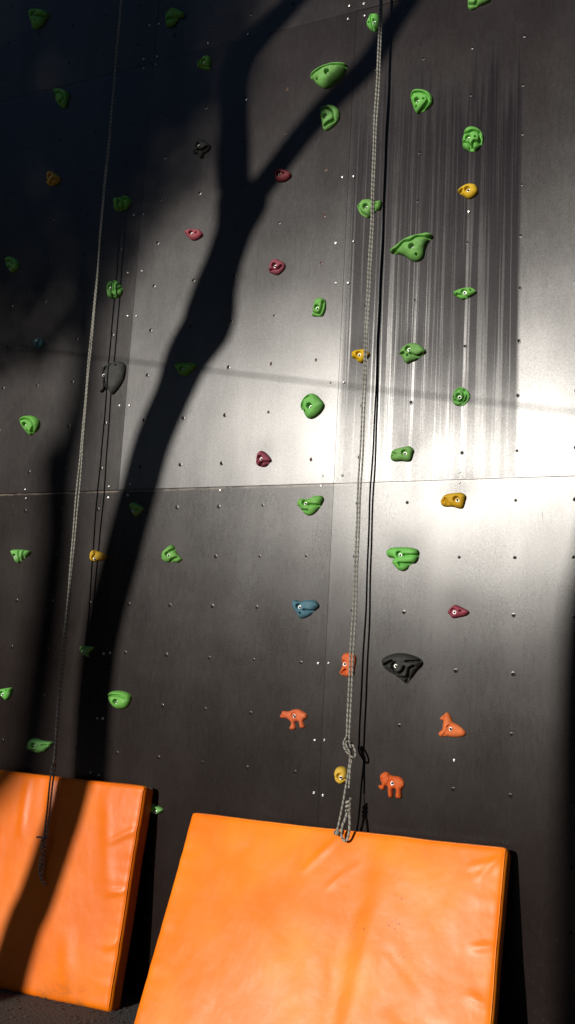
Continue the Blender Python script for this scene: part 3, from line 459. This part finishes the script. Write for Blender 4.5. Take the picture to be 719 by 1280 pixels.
# ------------------------------------------------------------------ climbing holds
def catmull(pts, n=5, closed=True):
    P = np.array(pts, float); N = len(P); out = []
    for i in range(N if closed else N-1):
        g_ = (lambda k: P[k % N]) if closed else (lambda k: P[min(max(k, 0), N-1)])
        a, b, c, d = g_(i-1), g_(i), g_(i+1), g_(i+2)
        for t in np.arange(n)/n:
            out.append(.5*((2*b)+(-a+c)*t+(2*a-5*b+4*c-d)*t*t+(-a+3*b-3*c+d)*t**3))
    if not closed: out.append(P[-1])
    return np.array(out)
def seg_dist(Q, P, closed):
    """distance from points Q to polyline P and the nearest point"""
    A = P if closed else P[:-1]; B = np.roll(P, -1, 0) if closed else P[1:]
    best = np.full(len(Q), 1e9); near = np.zeros_like(Q)
    for a, b in zip(A, B):
        ab = b-a; L2 = (ab@ab)+1e-12; t = np.clip(((Q-a)@ab)/L2, 0, 1); p = a+t[:, None]*ab; d = np.hypot(*(Q-p).T)
        k = d < best; best[k] = d[k]; near[k] = p[k]
    return best, near
def inside(Q, P):
    r = np.zeros(len(Q), bool); x, y = Q.T; A = P; B = np.roll(P, -1, 0)
    for a, b in zip(A, B):
        c = ((a[1] > y) != (b[1] > y)) & (x < (b[0]-a[0])*(y-a[1])/(b[1]-a[1]+1e-15)+a[0]); r ^= c
    return r
BV, BF, BM = disc_mesh([(.0090, .004), (.0090, -.0035), (.0080, -.0052), (.0052, -.0052), (.0045, -.0020), (0, -.0016)], 16, mi=[0,0,0,0,1])
bolt_me = None
ANIMALS = ('bear', 'seal', 'elephant')
for (colr, lab, hx, hz, outl, grooves, holes) in HOLDS:
    P = catmull(outl, 5); ext = P.max(0)-P.min(0); animal = any(a in lab for a in ANIMALS)
    cell = .0022
    gx = np.arange(P[:, 0].min()-cell*1.5, P[:, 0].max()+cell*2, cell); gz = np.arange(P[:, 1].min()-cell*1.5, P[:, 1].max()+cell*2, cell)
    XX, ZZ = np.meshgrid(gx, gz); Q = np.stack([XX.ravel(), ZZ.ravel()], 1)
    dist, near = seg_dist(Q, P, True); ins = inside(Q, P)
    inr = dist[ins].max(); D = min(.062, max(.022, .62*inr+.006)) * (.8 if animal else 1.0)
    if 'teardrop' in lab: D = .035
    R = inr*(.75 if animal else .62)
    u = np.clip(dist/R, 0, 1); h = D*np.sqrt(np.clip(1-(1-u)**2, 0, 1))
    h0 = h.copy()
    s = hash_ = (hx*13.7+hz*7.3)
    nz_ = np.array([noise.fractal(Vector((q[0]*16+s, q[1]*16, s)), 1, 2, 3) for q in Q])
    h = h*(1+.16*nz_)
    if not animal and 'teardrop' not in lab: h *= 1+.28*np.clip(Q[:, 1]/max(ext[1], .01), -.6, .6)   # upper side stands out further
    for gpts in grooves:
        gp = catmull(gpts, 4, False) if len(gpts) > 2 else np.array(gpts)
        dg, ng = seg_dist(Q, gp, False)
        side = np.sign((Q-ng)[:, 1])
        w_ = .0042 if 'teardrop' not in lab else .003
        h -= min(.026, D*.60)*np.exp(-(dg/w_)**2)*(1 if not animal else .45)
        h -= D*.16*np.exp(-(dg/.016)**2)*(side < 0)*(0 if animal else 1)
    # bolt recess and small screw holes
    db = np.hypot(Q[:, 0]+.0035, Q[:, 1]-.0035); hb = float(np.interp(0, [0], [D]))
    d0 = np.hypot(Q[:, 0], Q[:, 1]); loc_h = float(h0[np.argmin(d0)])
    floor_ = loc_h*(.55 if animal else .40)
    k = np.clip((.0155-db)/.003, 0, 1); h = np.where(h > floor_, h*(1-k)+floor_*k, h)
    for (ax, az) in holes:
        dh = np.hypot(Q[:, 0]-ax, Q[:, 1]-az); rr = .0055 if not animal else .004; k = np.clip((rr+.0012-dh)/.002, 0, 1)
        h = np.where(h > .006, h*(1-k)+np.minimum(h, .006)*k, h)
    h = np.maximum(h, np.minimum(dist*1.2, .004)); h[~ins] = 0
    nxg = len(gx); nzg = len(gz); used = {}; V = []; F = []
    I = ins.reshape(nzg, nxg)
    pos = Q.copy(); pos[~ins] = near[~ins]
    for j in range(nzg-1):
        for i in range(nxg-1):
            if I[j, i] or I[j, i+1] or I[j+1, i] or I[j+1, i+1]:
                f = []
                for (jj, ii) in ((j, i), (j, i+1), (j+1, i+1), (j+1, i)):
                    q = jj*nxg+ii
                    if q not in used: used[q] = len(V); V.append((pos[q, 0], -h[q], pos[q, 1]))
                    f.append(used[q])
                F.append(tuple(f))
    nm = 'animal_climbing_hold' if animal or 'animal' in lab else 'climbing_hold'
    root = tag(empty(nm, (hx, -.0005, hz)), lab, 'climbing hold', 'climbing holds bolted to the wall')
    mesh_obj('hold_body', V, F, HM[colr], root)
    if bolt_me is None:
        o = mesh_obj('bolt', BV, BF, None, root, mats=[zinc, dark_hole], fm=BM); bolt_me = o.data
    else: o = link(bpy.data.objects.new('bolt', bolt_me), root)
    o.location = (0.0008, -(floor_+.003), -.0008); o.rotation_euler = (rng.uniform(-.15,.15), rng.uniform(0,1), rng.uniform(-.15,.15))

# ------------------------------------------------------------------ ropes
def tube(pts, r, n=12, sub=6, radii=None, closed_ends=True):
    P = catmull(pts, sub, False) if len(pts) > 2 else np.linspace(pts[0], pts[1], 2)
    if radii is not None: RR = np.interp(np.linspace(0, len(radii)-1, len(P)), range(len(radii)), radii)
    else: RR = np.full(len(P), r)
    V = []; F = []; UV = []; v = 0; up_ = None
    for i, p in enumerate(P):
        t = P[min(i+1, len(P)-1)]-P[max(i-1, 0)]; t = t/ (np.linalg.norm(t)+1e-9)
        if up_ is None: up_ = np.cross(t, [0.31, 1, .17]); 
        up_ = up_-t*(up_@t); up_ /= np.linalg.norm(up_)+1e-9; sd_ = np.cross(t, up_)
        if i: v += np.linalg.norm(P[i]-P[i-1])
        for k in range(n+1):
            a = 2*math.pi*k/n; V.append(p+RR[i]*(up_*math.cos(a)+sd_*math.sin(a))); UV.append((k/n, v))
    for i in range(len(P)-1):
        for k in range(n): a = i*(n+1)+k; F.append((a, a+1, a+n+2, a+n+1))
    if closed_ends:
        F.append(tuple(reversed(range(n)))); b0 = (len(P)-1)*(n+1); F.append(tuple(b0+k for k in range(n)))
    return [tuple(q) for q in V], F, UV
def rope_part(name, pts, parent, r=.0045, sub=6, mat=None, org=(0,0,0)):
    V, F, UV = tube([np.array(p, float)-np.array(org) for p in pts], r, sub=sub)
    return mesh_obj(name, V, F, mat or rope_m, parent, uv=UV)
def strand(x0, y0, zt, zb, dx, dy, ph, amp=.002):
    z = np.linspace(zt, zb, 60); q = (zt-z)
    return [(x0+dx(zz)+amp*math.sin(zz*7+ph)+amp*.6*math.sin(zz*17+ph), y0+dy(zz)+amp*math.cos(zz*5+ph), zz) for zz in z]
def knot(name, c, parent, rx=.009, ln=.05, turns=3.5, r=.0052, tilt=.5, org=(0,0,0)):
    pts = []
    N = int(turns*10)
    for i in range(N+1):
        t = i/N; a = 2*math.pi*turns*t
        pts.append((c[0]+rx*math.cos(a)*(1-.25*abs(2*t-1)), c[1]+rx*.9*math.sin(a), c[2]+ln*(.5-t)+tilt*rx*math.cos(a+.7)))
    return rope_part(name, pts, parent, r, sub=3, org=org)
dark_cord = simple('black_tape', (.01,.01,.01), .6)
def anchor(root, x, y, org):
    V, F, UV = tube([np.array((x+.02*math.cos(a), y, 7.27+.03*math.sin(a)))-np.array(org) for a in np.linspace(0, 2*math.pi, 14)], .005)
    mesh_obj('anchor_ring', V, F, steel, root)
    V, F, UV = tube([np.array((x, y, 7.30))-np.array(org), np.array((x, y, 7.41))-np.array(org)], .007); mesh_obj('eye_bolt', V, F, steel, root)

org = (.172, -.095, 1.0)
rr = tag(empty('climbing_rope', org), 'light flecked doubled rope hanging down the middle to the top of the wide mat', 'rope', 'ropes hanging down the climbing wall')
lo = lambda z: max(0, min(1, (3.4-z)/2.2))
rope_part('rope_strand', strand(.170, -.101, 7.27, 1.30, lambda z: -.008*lo(z), lambda z: .004*lo(z), .3), rr, sub=2, org=org)
rope_part('rope_strand', strand(.178, -.092, 7.27, 1.30, lambda z: .0055*lo(z), lambda z: -.024*lo(z), 1.1), rr, sub=2, org=org)
anchor(rr, .172, -.095, org)
rope_part('rope_loop', [(.163,-.10,1.325),(.156,-.112,1.305),(.158,-.118,1.285),(.172,-.120,1.262),(.192,-.114,1.243),(.205,-.108,1.238),(.208,-.100,1.255),(.196,-.092,1.280),(.180,-.09,1.30),(.168,-.112,1.303),(.172,-.120,1.285),(.186,-.118,1.262),(.190,-.108,1.232)], rr, org=org)
rope_part('rope_strand', [(.166,-.103,1.30),(.176,-.108,1.27),(.185,-.106,1.24),(.182,-.108,1.19),(.177,-.112,1.138),(.171,-.124,1.06),(.165,-.133,1.002),(.158,-.139,.95),(.153,-.141,.925)], rr, org=org)
rope_part('rope_strand', [(.178,-.10,1.30),(.186,-.100,1.26),(.190,-.100,1.232),(.189,-.108,1.19),(.190,-.113,1.157),(.190,-.117,1.105)], rr, org=org)
rope_part('thin_cord', [(.190,-.117,1.105),(.193,-.121,1.06)], rr, .0022, mat=dark_cord, org=org)
knot('knot', (.151,-.142,.915), rr, .0085, .018, 2.2, .0055, .3, org=org)
knot('knot', (.195,-.126,1.030), rr, .0100, .056, 3.2, .0060, .7, org=org)
rope_part('rope_loop', [(.192,-.128,1.005),(.184,-.134,.972),(.176,-.14,.945),(.174,-.142,.915),(.182,-.145,.893),(.194,-.146,.886),(.205,-.145,.897),(.210,-.143,.925),(.209,-.138,.962),(.203,-.130,1.003)], rr, .0055, org=org)

org = (-1.405, -.145, 0.6)
lr = tag(empty('climbing_rope', org), 'darker doubled rope at the left whose knotted end hangs over the left mat', 'rope', 'ropes hanging down the climbing wall')
def bulge(z): return math.exp(-((z-2.45)/.35)**2)
rope_part('rope_strand', strand(-1.418, -.135, 7.27, 1.05, lambda z: .004*lo(z)-.004*bulge(z), lambda z: -.006*lo(z), .7), lr, sub=2, org=org)
rope_part('rope_strand', strand(-1.390, -.163, 7.27, 1.05, lambda z: .000*lo(z)+.004*bulge(z), lambda z: .008*lo(z), 2.2), lr, sub=2, org=org)
anchor(lr, -1.405, -.145, org)
rope_part('rope_strand', [(-1.409,-.150,1.06),(-1.408,-.160,.98),(-1.400,-.172,.85),(-1.391,-.188,.74),(-1.386,-.194,.70)], lr, org=org)
rope_part('rope_strand', [(-1.391,-.147,1.06),(-1.391,-.158,.98),(-1.384,-.172,.85),(-1.375,-.188,.73),(-1.373,-.195,.60),(-1.370,-.200,.53)], lr, org=org)
rope_part('rope_tail', [(-1.428,-.197,.708),(-1.405,-.200,.712),(-1.372,-.205,.706)], lr, .0048, org=org)
knot('knot', (-1.380,-.203,.675), lr, .0110, .075, 4.2, .0058, .6, org=org)
knot('knot', (-1.382,-.206,.595), lr, .0085, .07, 4, .0056, .6, org=org)
rope_part('rope_tail', [(-1.385,-.207,.556),(-1.372,-.212,.530),(-1.356,-.214,.512),(-1.338,-.214,.496)], lr, .0065, org=org)

# ------------------------------------------------------------------ crash mats
def make_mat(label, TL, TR, BR, BL, T, mat, seed, folds, group):
    TL, TR, BR, BL = map(Vector, (TL, TR, BR, BL)); org = (BL+BR)/2
    W = (TR-TL).length; Hh = ((TL-BL).length+(TR-BR).length)/2
    NX, NY, NT = 110, 80, 6; r = .020
    nrm = ((TR-TL).cross(BL-TL)).normalized()
    if nrm.y > 0: nrm = -nrm
    def front(u, v): return (TL*(1-u)+TR*u)*v + (BL*(1-u)+BR*u)*(1-v)
    def P(x, y, w):                       # local: x 0..W, y 0..H, w 0..T (0 = front)
        cx = min(max(x, r), W-r); cy_ = min(max(y, r), Hh-r); cw_ = min(max(w, r), T-r)
        d = Vector((x-cx, y-cy_, w-cw_)); L = d.length
        if L > 1e-9: d = d*(r/L) if L > 0 else d
        q = Vector((cx, cy_, cw_))+d; u = q.x/W; v = q.y/Hh
        puff = .007*(1-abs(2*u-1)**5)*(1-abs(2*v-1)**5)
        e = min(u, 1-u)*W; f_ = min(v, 1-v)*Hh
        nz = .0045*noise.fractal(Vector((q.x*3.1+seed, q.y*2.2, seed)), 1, 2, 3)
        # puckers running in from the stitched edges
        pk = 0.0
        pe = math.exp(-e/.05)*.0035*noise.noise(Vector((0, q.y*22+seed, 3)))+math.exp(-f_/.05)*.003*noise.noise(Vector((q.x*18, 1, seed)))
        for (u0, v0, u1, v1, amp, wd) in folds:
            a = Vector((u0*W, v0*Hh)); b = Vector((u1*W, v1*Hh)); pq = Vector((q.x, q.y)); ab = b-a
            t = (pq-a).dot(ab)/ab.length_squared; tt = min(max(t, 0), 1); s_ = (pq-(a+ab*tt)); side = ab.x*s_.y-ab.y*s_.x
            dd = s_.length; pk += amp*math.exp(-(dd/wd)**2)*math.sin(math.pi*min(max(t*.9+.05, 0), 1))**.6
        disp = (puff+nz+pe+pk)
        fr = 1 - q.z/T
        wob = .004*noise.noise(Vector((q.x*4, q.y*4, seed+5)))
        p = front(u, v) - nrm*q.z + nrm*disp*fr
        # sides bulge a little
        if x < r*.5 or x > W-r*.5: p += (TR-TL).normalized()*(1 if x > W/2 else -1)*(.006*math.sin(math.pi*q.z/T)+wob)
        if y < r*.5 or y > Hh-r*.5: p += (TL-BL).normalized()*(1 if y > Hh/2 else -1)*(.005*math.sin(math.pi*q.z/T)+wob)
        return p-org, (u, v)
    def ax(n, L):
        a = list(np.linspace(r, L-r, n-5)); return [0, r*.3, r*.65]+a+[L-r*.65, L-r*.3, L]
    AX, AY, AT = ax(NX, W), ax(NY, Hh), [0, r*.3, r*.65, r, T*.35, T*.5, T*.65, T-r, T-r*.3, T]
    V = []; F = []; UV = []; idx = {}
    def vid(x, y, w):
        k = (round(x, 6), round(y, 6), round(w, 6))
        if k not in idx: p, uv = P(x, y, w); idx[k] = len(V); V.append(tuple(p)); UV.append(uv)
        return idx[k]
    def sheet(A, B, fn, flip):
        for i in range(len(A)-1):
            for j in range(len(B)-1):
                q = (vid(*fn(A[i], B[j])), vid(*fn(A[i+1], B[j])), vid(*fn(A[i+1], B[j+1])), vid(*fn(A[i], B[j+1])))
                if len(set(q)) == 4: F.append(q if not flip else q[::-1])
    sheet(AX, AY, lambda a, b: (a, b, 0), False); sheet(AX, AY, lambda a, b: (a, b, T), True)
    sheet(AX, AT, lambda a, b: (a, 0, b), True); sheet(AX, AT, lambda a, b: (a, Hh, b), False)
    sheet(AY, AT, lambda a, b: (0, a, b), False); sheet(AY, AT, lambda a, b: (W, a, b), True)
    root = tag(empty('crash_mat', org), label, 'crash mat', group)
    mesh_obj('vinyl_cover', V, F, mat, root, uv=UV)
    # welt along the front edge
    pts = []
    for a in np.linspace(0, 1, 60): pts.append(P(W*a, Hh-.004, .0)[0])
    for a in np.linspace(0, 1, 40)[1:]: pts.append(P(W-.004, Hh*(1-a), .0)[0])
    rim = [np.array(p)+np.array(nrm)*.0008 for p in pts]
    Vt, Ft, UVt = tube(rim, .0028, n=8, sub=2)
    mesh_obj('piping', Vt, Ft, mat, root, uv=[(0, 0)]*len(Vt))
    return root
vin1 = vinyl_material('orange_vinyl', [(.736, .735, .028, 130), (.715, .64, .03, 90), (.755, .535, .03, 120), (.61,.60,.05,150)])
vin2 = vinyl_material('orange_vinyl_plain', (), (.73,.145,.003), (.83,.190,.004))
make_mat('wide bright orange vinyl mat leaning in the sun under the right rope', (-.606,-.10,.912), (.882,-.10,.940), (.885,-.425,.004), (-.60,-.53,.004), .10, vin1, 3.3,
    [(.60,1,.56,-.1,-.009,.07),(.67,.80,.62,.1,.005,.06),(.52,.98,.42,.80,.005,.012),(.58,.86,.50,.74,.004,.010),(.995,.62,.93,.60,.006,.012),(.99,.40,.93,.43,.005,.014),(.99,.97,.93,.86,.005,.010),(.99,.95,.90,.90,.004,.010),(.70,.55,.82,.40,-.002,.010),(.72,.30,.90,.10,.004,.03),(.2,.8,.45,.3,.006,.08)], 'orange crash mats leaning against the wall')
make_mat('orange vinyl mat at the left, striped by the tree shadows, under the left rope end', (-2.380,-.10,.985), (-.882,-.10,1.002), (-.895,-.235,.004), (-2.40,-.335,.004), .10, vin2, 8.1,
    [(.997,.80,.90,.72,.006,.015),(.997,.52,.93,.50,.007,.012),(.997,.30,.95,.26,.006,.012),(.62,1,.66,.75,.006,.02),(.53,.98,.55,.7,.006,.02),(.86,.95,.93,.5,.004,.03),(.80,.30,.86,.0,.006,.04)], 'orange crash mats leaning against the wall')

# ------------------------------------------------------------------ trees behind the photographer (their shadows lie on the wall)
bark = simple('bark', (.10,.075,.055), .9, var=.5, scale=12, bump=.01, bscale=25)
leafm = simple('leaf', (.06,.10,.025), .6, var=.4, scale=2)
def off(L):                               # from a point of the wall to the same sun ray at distance L out
    t = L/(-TO_SUN.y); return np.array(TO_SUN)*t
def limb(pts, radii, n=14):
    V, F, _ = tube([np.array(p, float) for p in pts], 0, n=n, sub=4, radii=radii)
    V = [np.array(v) for v in V]
    return V, F
def merge(parts):
    V = []; F = []
    for v, f in parts:
        b = len(V); V += [tuple(q) for q in v]; F += [tuple(b+i for i in q) for q in f]
    return V, F
def leaves(n, centre, rad, size, thr=-.05, freq=1.6, seed=0, dens=None):
    V = []; F = []; k = 0; tries = 0
    while k < n and tries < n*12:
        tries += 1
        p = rng.normal(0, 1, 3); p = p/np.linalg.norm(p)*rng.random()**.4*np.array(rad)+centre
        if noise.noise(Vector(p*freq)+Vector((seed, 0, 0))) < thr: continue
        a = rng.normal(0, 1, 3); a /= np.linalg.norm(a); b = np.cross(a, rng.normal(0, 1, 3)); b /= np.linalg.norm(b); s = size*rng.uniform(.6, 1.3)
        q = len(V); V += [tuple(p-a*s), tuple(p-b*s*.45), tuple(p+a*s), tuple(p+b*s*.45)]; F.append((q, q+1, q+2, q+3)); k += 1
    return V, F
def tree(name, label, trunk_parts, crowns):
    root = tag(empty(name, tuple(trunk_parts[0][0][0])), label, 'tree'); org = np.array(trunk_parts[0][0][0], float)
    tp = [limb([np.array(p)-org for p in a], r) for a, r in trunk_parts]; V, F = merge(tp)
    mesh_obj('trunk', V, F, bark, root)
    V, F = merge([([np.array(v)-org for v in cv], cf) for cv, cf in crowns]); mesh_obj('crown', V, F, leafm, root, smooth=False)
    return root
L1 = 7.5; o1 = off(L1)
tk = [(x+o1[0], o1[1], z+o1[2]) for x, z, w in TRUNK_SHADOW]; tr = [w*.47 for x, z, w in TRUNK_SHADOW]
x0, y0, z0 = tk[0]; mm = [(x+o1[0], y0, z+o1[2]) for x, z in MAT_SHADOW]; base = [(mm[-1][0]-.12, y0, 0.0), (mm[-1][0]-.08, y0, .5)]+mm[::-1]; tk = tk[1:]
tk = base+tk; tr = [.24, .15]+[.108]*len(mm)+tr[1:]; tk.append((tk[-1][0]+.02, tk[-1][1], tk[-1][2]+.12)); tr.append(.13)
ll = [(x+o1[0], o1[1], z+o1[2]) for x, z, w in LEFT_LIMB_SHADOW]; lw = [w*.52 for *_, w in LEFT_LIMB_SHADOW]
rl = [(x+o1[0], o1[1], z+o1[2]) for x, z, w in RIGHT_LIMB_SHADOW]; rw = [w*.40 for *_, w in RIGHT_LIMB_SHADOW]
ll += [(ll[-1][0]+.1, ll[-1][1]-.2, 8.3), (ll[-1][0]-.1, ll[-1][1]-.4, 9.4)]; lw += [.035, .02]
rl += [(rl[-1][0]+.1, rl[-1][1]-.2, 8.4), (rl[-1][0]+.4, rl[-1][1]-.3, 9.4)]; rw += [.035, .02]
def twigs(path, radii, n, seed):
    r_ = random.Random(seed); out = []
    for k in range(n):
        i = r_.randrange(2, len(path)-2); p = np.array(path[i], float); s = r_.choice((-1, 1)); a = np.array((s*r_.uniform(.5, 1), r_.uniform(-.6, .3), r_.uniform(.3, 1.1))); L = r_.uniform(.35, .9)
        q = [p, p+a*L*.35+np.array((0, 0, .03)), p+a*L*.7+np.array((s*-.05, 0, .10)), p+a*L+np.array((s*.06, 0, .22))]
        out.append((q, [.014, .010, .007, .003]))
    return out
tree('forked_tree', 'leaning forked tree behind the camera whose shadow crosses the wall', [(tk, tr), (ll, lw), (rl, rw)]+twigs(ll, lw, 5, 3)[3:]+twigs(rl, rw, 3, 5)[2:],
     [leaves(3500, np.array((ll[-1][0]+.3, ll[-1][1]-.2, 9.7)), (1.6, 1.5, .95), .07, -.1, 1.6, 4)])
L2 = 24.0; o2 = off(L2)
sh2 = [(-2.15, .2, .12), (-1.93, .6, .12), (-1.80, .85, .12), (-1.70, 1.0, .12), (-1.665, 1.4, .12), (-1.635, 2.12, .12), (-1.635, 2.5, .115), (-1.60, 2.80, .105), (-1.55, 3.05, .09), (-1.555, 3.4, .09), (-1.60, 4.0, .08), (-1.65, 5.0, .07)]
t2 = [(x+o2[0], o2[1], z+o2[2]) for x, z, r in sh2]; t2 = [(t2[0][0]-.4, t2[0][1], 0), (t2[0][0]-.2, t2[0][1], 2.5)]+t2
knob = [(x+o2[0], o2[1], z+o2[2]) for x, z in ((-1.66, 2.3), (-1.72, 2.6), (-1.76, 2.78))]
tree('leafy_tree', 'leafy tree farther behind the camera whose soft shadow darkens the upper left of the wall', [(t2, [.17, .14]+[r for *_, r in sh2]), (knob, [.10, .09, .05])],
     [leaves(15000, np.array((-2.35+o2[0], o2[1], 4.85+o2[2])), (1.40, 1.2, 1.70), .06, -.30, 1.7, 2),
      leaves(5000, np.array((-1.45+o2[0], o2[1]-.5, 5.4+o2[2])), (.80, .6, 1.3), .055, -.18, 1.7, 7)])
L3 = 12.0; o3 = off(L3)
sh3 = [(1.24, .2, .17), (1.235, 1.2, .165), (1.235, 1.8, .155), (1.27, 2.1, .14), (1.36, 2.5, .13), (1.50, 3.2, .12), (1.62, 4.2, .10), (1.7, 5.4, .07)]
t3 = [(x+o3[0], o3[1], z+o3[2]) for x, z, r in sh3]; t3 = [(t3[0][0], t3[0][1], 0)]+t3
tree('bent_tree', 'bent tree behind the camera that shades the right edge of the wall', [(t3, [.2]+[r for *_, r in sh3])],
     [leaves(3500, np.array((3.3+o3[0], o3[1], 5.6+o3[2])), (1.4, 1.2, 1.4), .07, -.1, 1.5, 9)])
# overhead cable and its poles
L4 = 4.4; o4 = off(L4)
ca = np.array((-1.478, 0, 3.261))+o4; cb = np.array((1.125, 0, 2.785))+o4; dr = (cb-ca)/(cb[0]-ca[0])
pts = []
for x in np.linspace(-9, 9, 40):
    p = ca+dr*(x-ca[0]); p = p+np.array((0, 0, .0006*((x+1.2)**2))); pts.append(p)
V, F, UV = tube(pts, .005, n=8, sub=2)
blk = simple('black_cable', (.015,.015,.015), .6)
tag(mesh_obj('overhead_cable', V, F, blk), 'thin dark cable overhead that draws the faint slanting line on the wall', 'cable')
for (p, lab) in ((pts[0], 'tall wooden pole carrying the left end of the cable'), (pts[-1], 'shorter wooden pole carrying the right end of the cable')):
    V, F, UV = tube([np.array((0, 0, 0.)), np.array((0, 0, p[2]*.5)), np.array((0, 0, p[2]+.15))], .07, n=12, radii=[.09, .08, .07])
    tag(mesh_obj('cable_pole', V, F, wood, loc=(p[0], p[1]-.0, 0)), lab, 'pole')

# unseen foliage added behind and beside the photographer: it cuts off the low sky and the glossy wall mirrors it faintly
wl_ = simple('added_foliage_leaf', (.035,.05,.02), .7, var=.5, scale=.2)
V = []; F = []
def belt(n, fx, fy, ftop, s0, s1):
    for k in range(n):
        q_ = rng.random(); x, y = fx(q_)+rng.normal(0, 1.2), fy(q_)+rng.normal(0, 1.2)
        top = ftop(q_)*(1+.16*noise.noise(Vector((x*.12, y*.12, 0)))+.10*noise.noise(Vector((x*.5, y*.5, 4))))
        p = np.array((x, y, top*rng.random()**.8)); a = rng.normal(0, 1, 3); a /= np.linalg.norm(a); b = np.cross(a, rng.normal(0, 1, 3)); b /= np.linalg.norm(b); s = rng.uniform(s0, s1)
        q = len(V); V.extend([tuple(p-a*s), tuple(p-b*s*.6), tuple(p+a*s), tuple(p+b*s*.6)]); F.append((q, q+1, q+2, q+3))
belt(13000, lambda q: -60+120*q, lambda q: -48, lambda q: 9.3, .5, 1.0)
belt(12000, lambda q: 13+12*q, lambda q: 1-46*q, lambda q: 17, .5, 1.0)
belt(12000, lambda q: -19-14*q, lambda q: 1-46*q, lambda q: 15, .5, 1.0)
for k in range(5500):                    # unseen canopy added to dim the mirrored sky, kept above the low sun
    y = -rng.uniform(11, 46); x = rng.uniform(-26, 20); z = 7.6+.262*abs(y)+rng.random()**1.5*7
    if noise.noise(Vector((x*.22, y*.22, z*.2))) < -.28: continue
    p = np.array((x, y, z)); a = rng.normal(0, 1, 3); a /= np.linalg.norm(a); b = np.cross(a, rng.normal(0, 1, 3)); b /= np.linalg.norm(b); s = rng.uniform(.2, .5)
    q = len(V); V += [tuple(p-a*s), tuple(p-b*s*.6), tuple(p+a*s), tuple(p+b*s*.6)]; F.append((q, q+1, q+2, q+3))
tag(mesh_obj('added_foliage', V, F, wl_, smooth=False), 'dark unseen foliage added behind the camera to block the sky', 'added_foliage', kind='stuff')
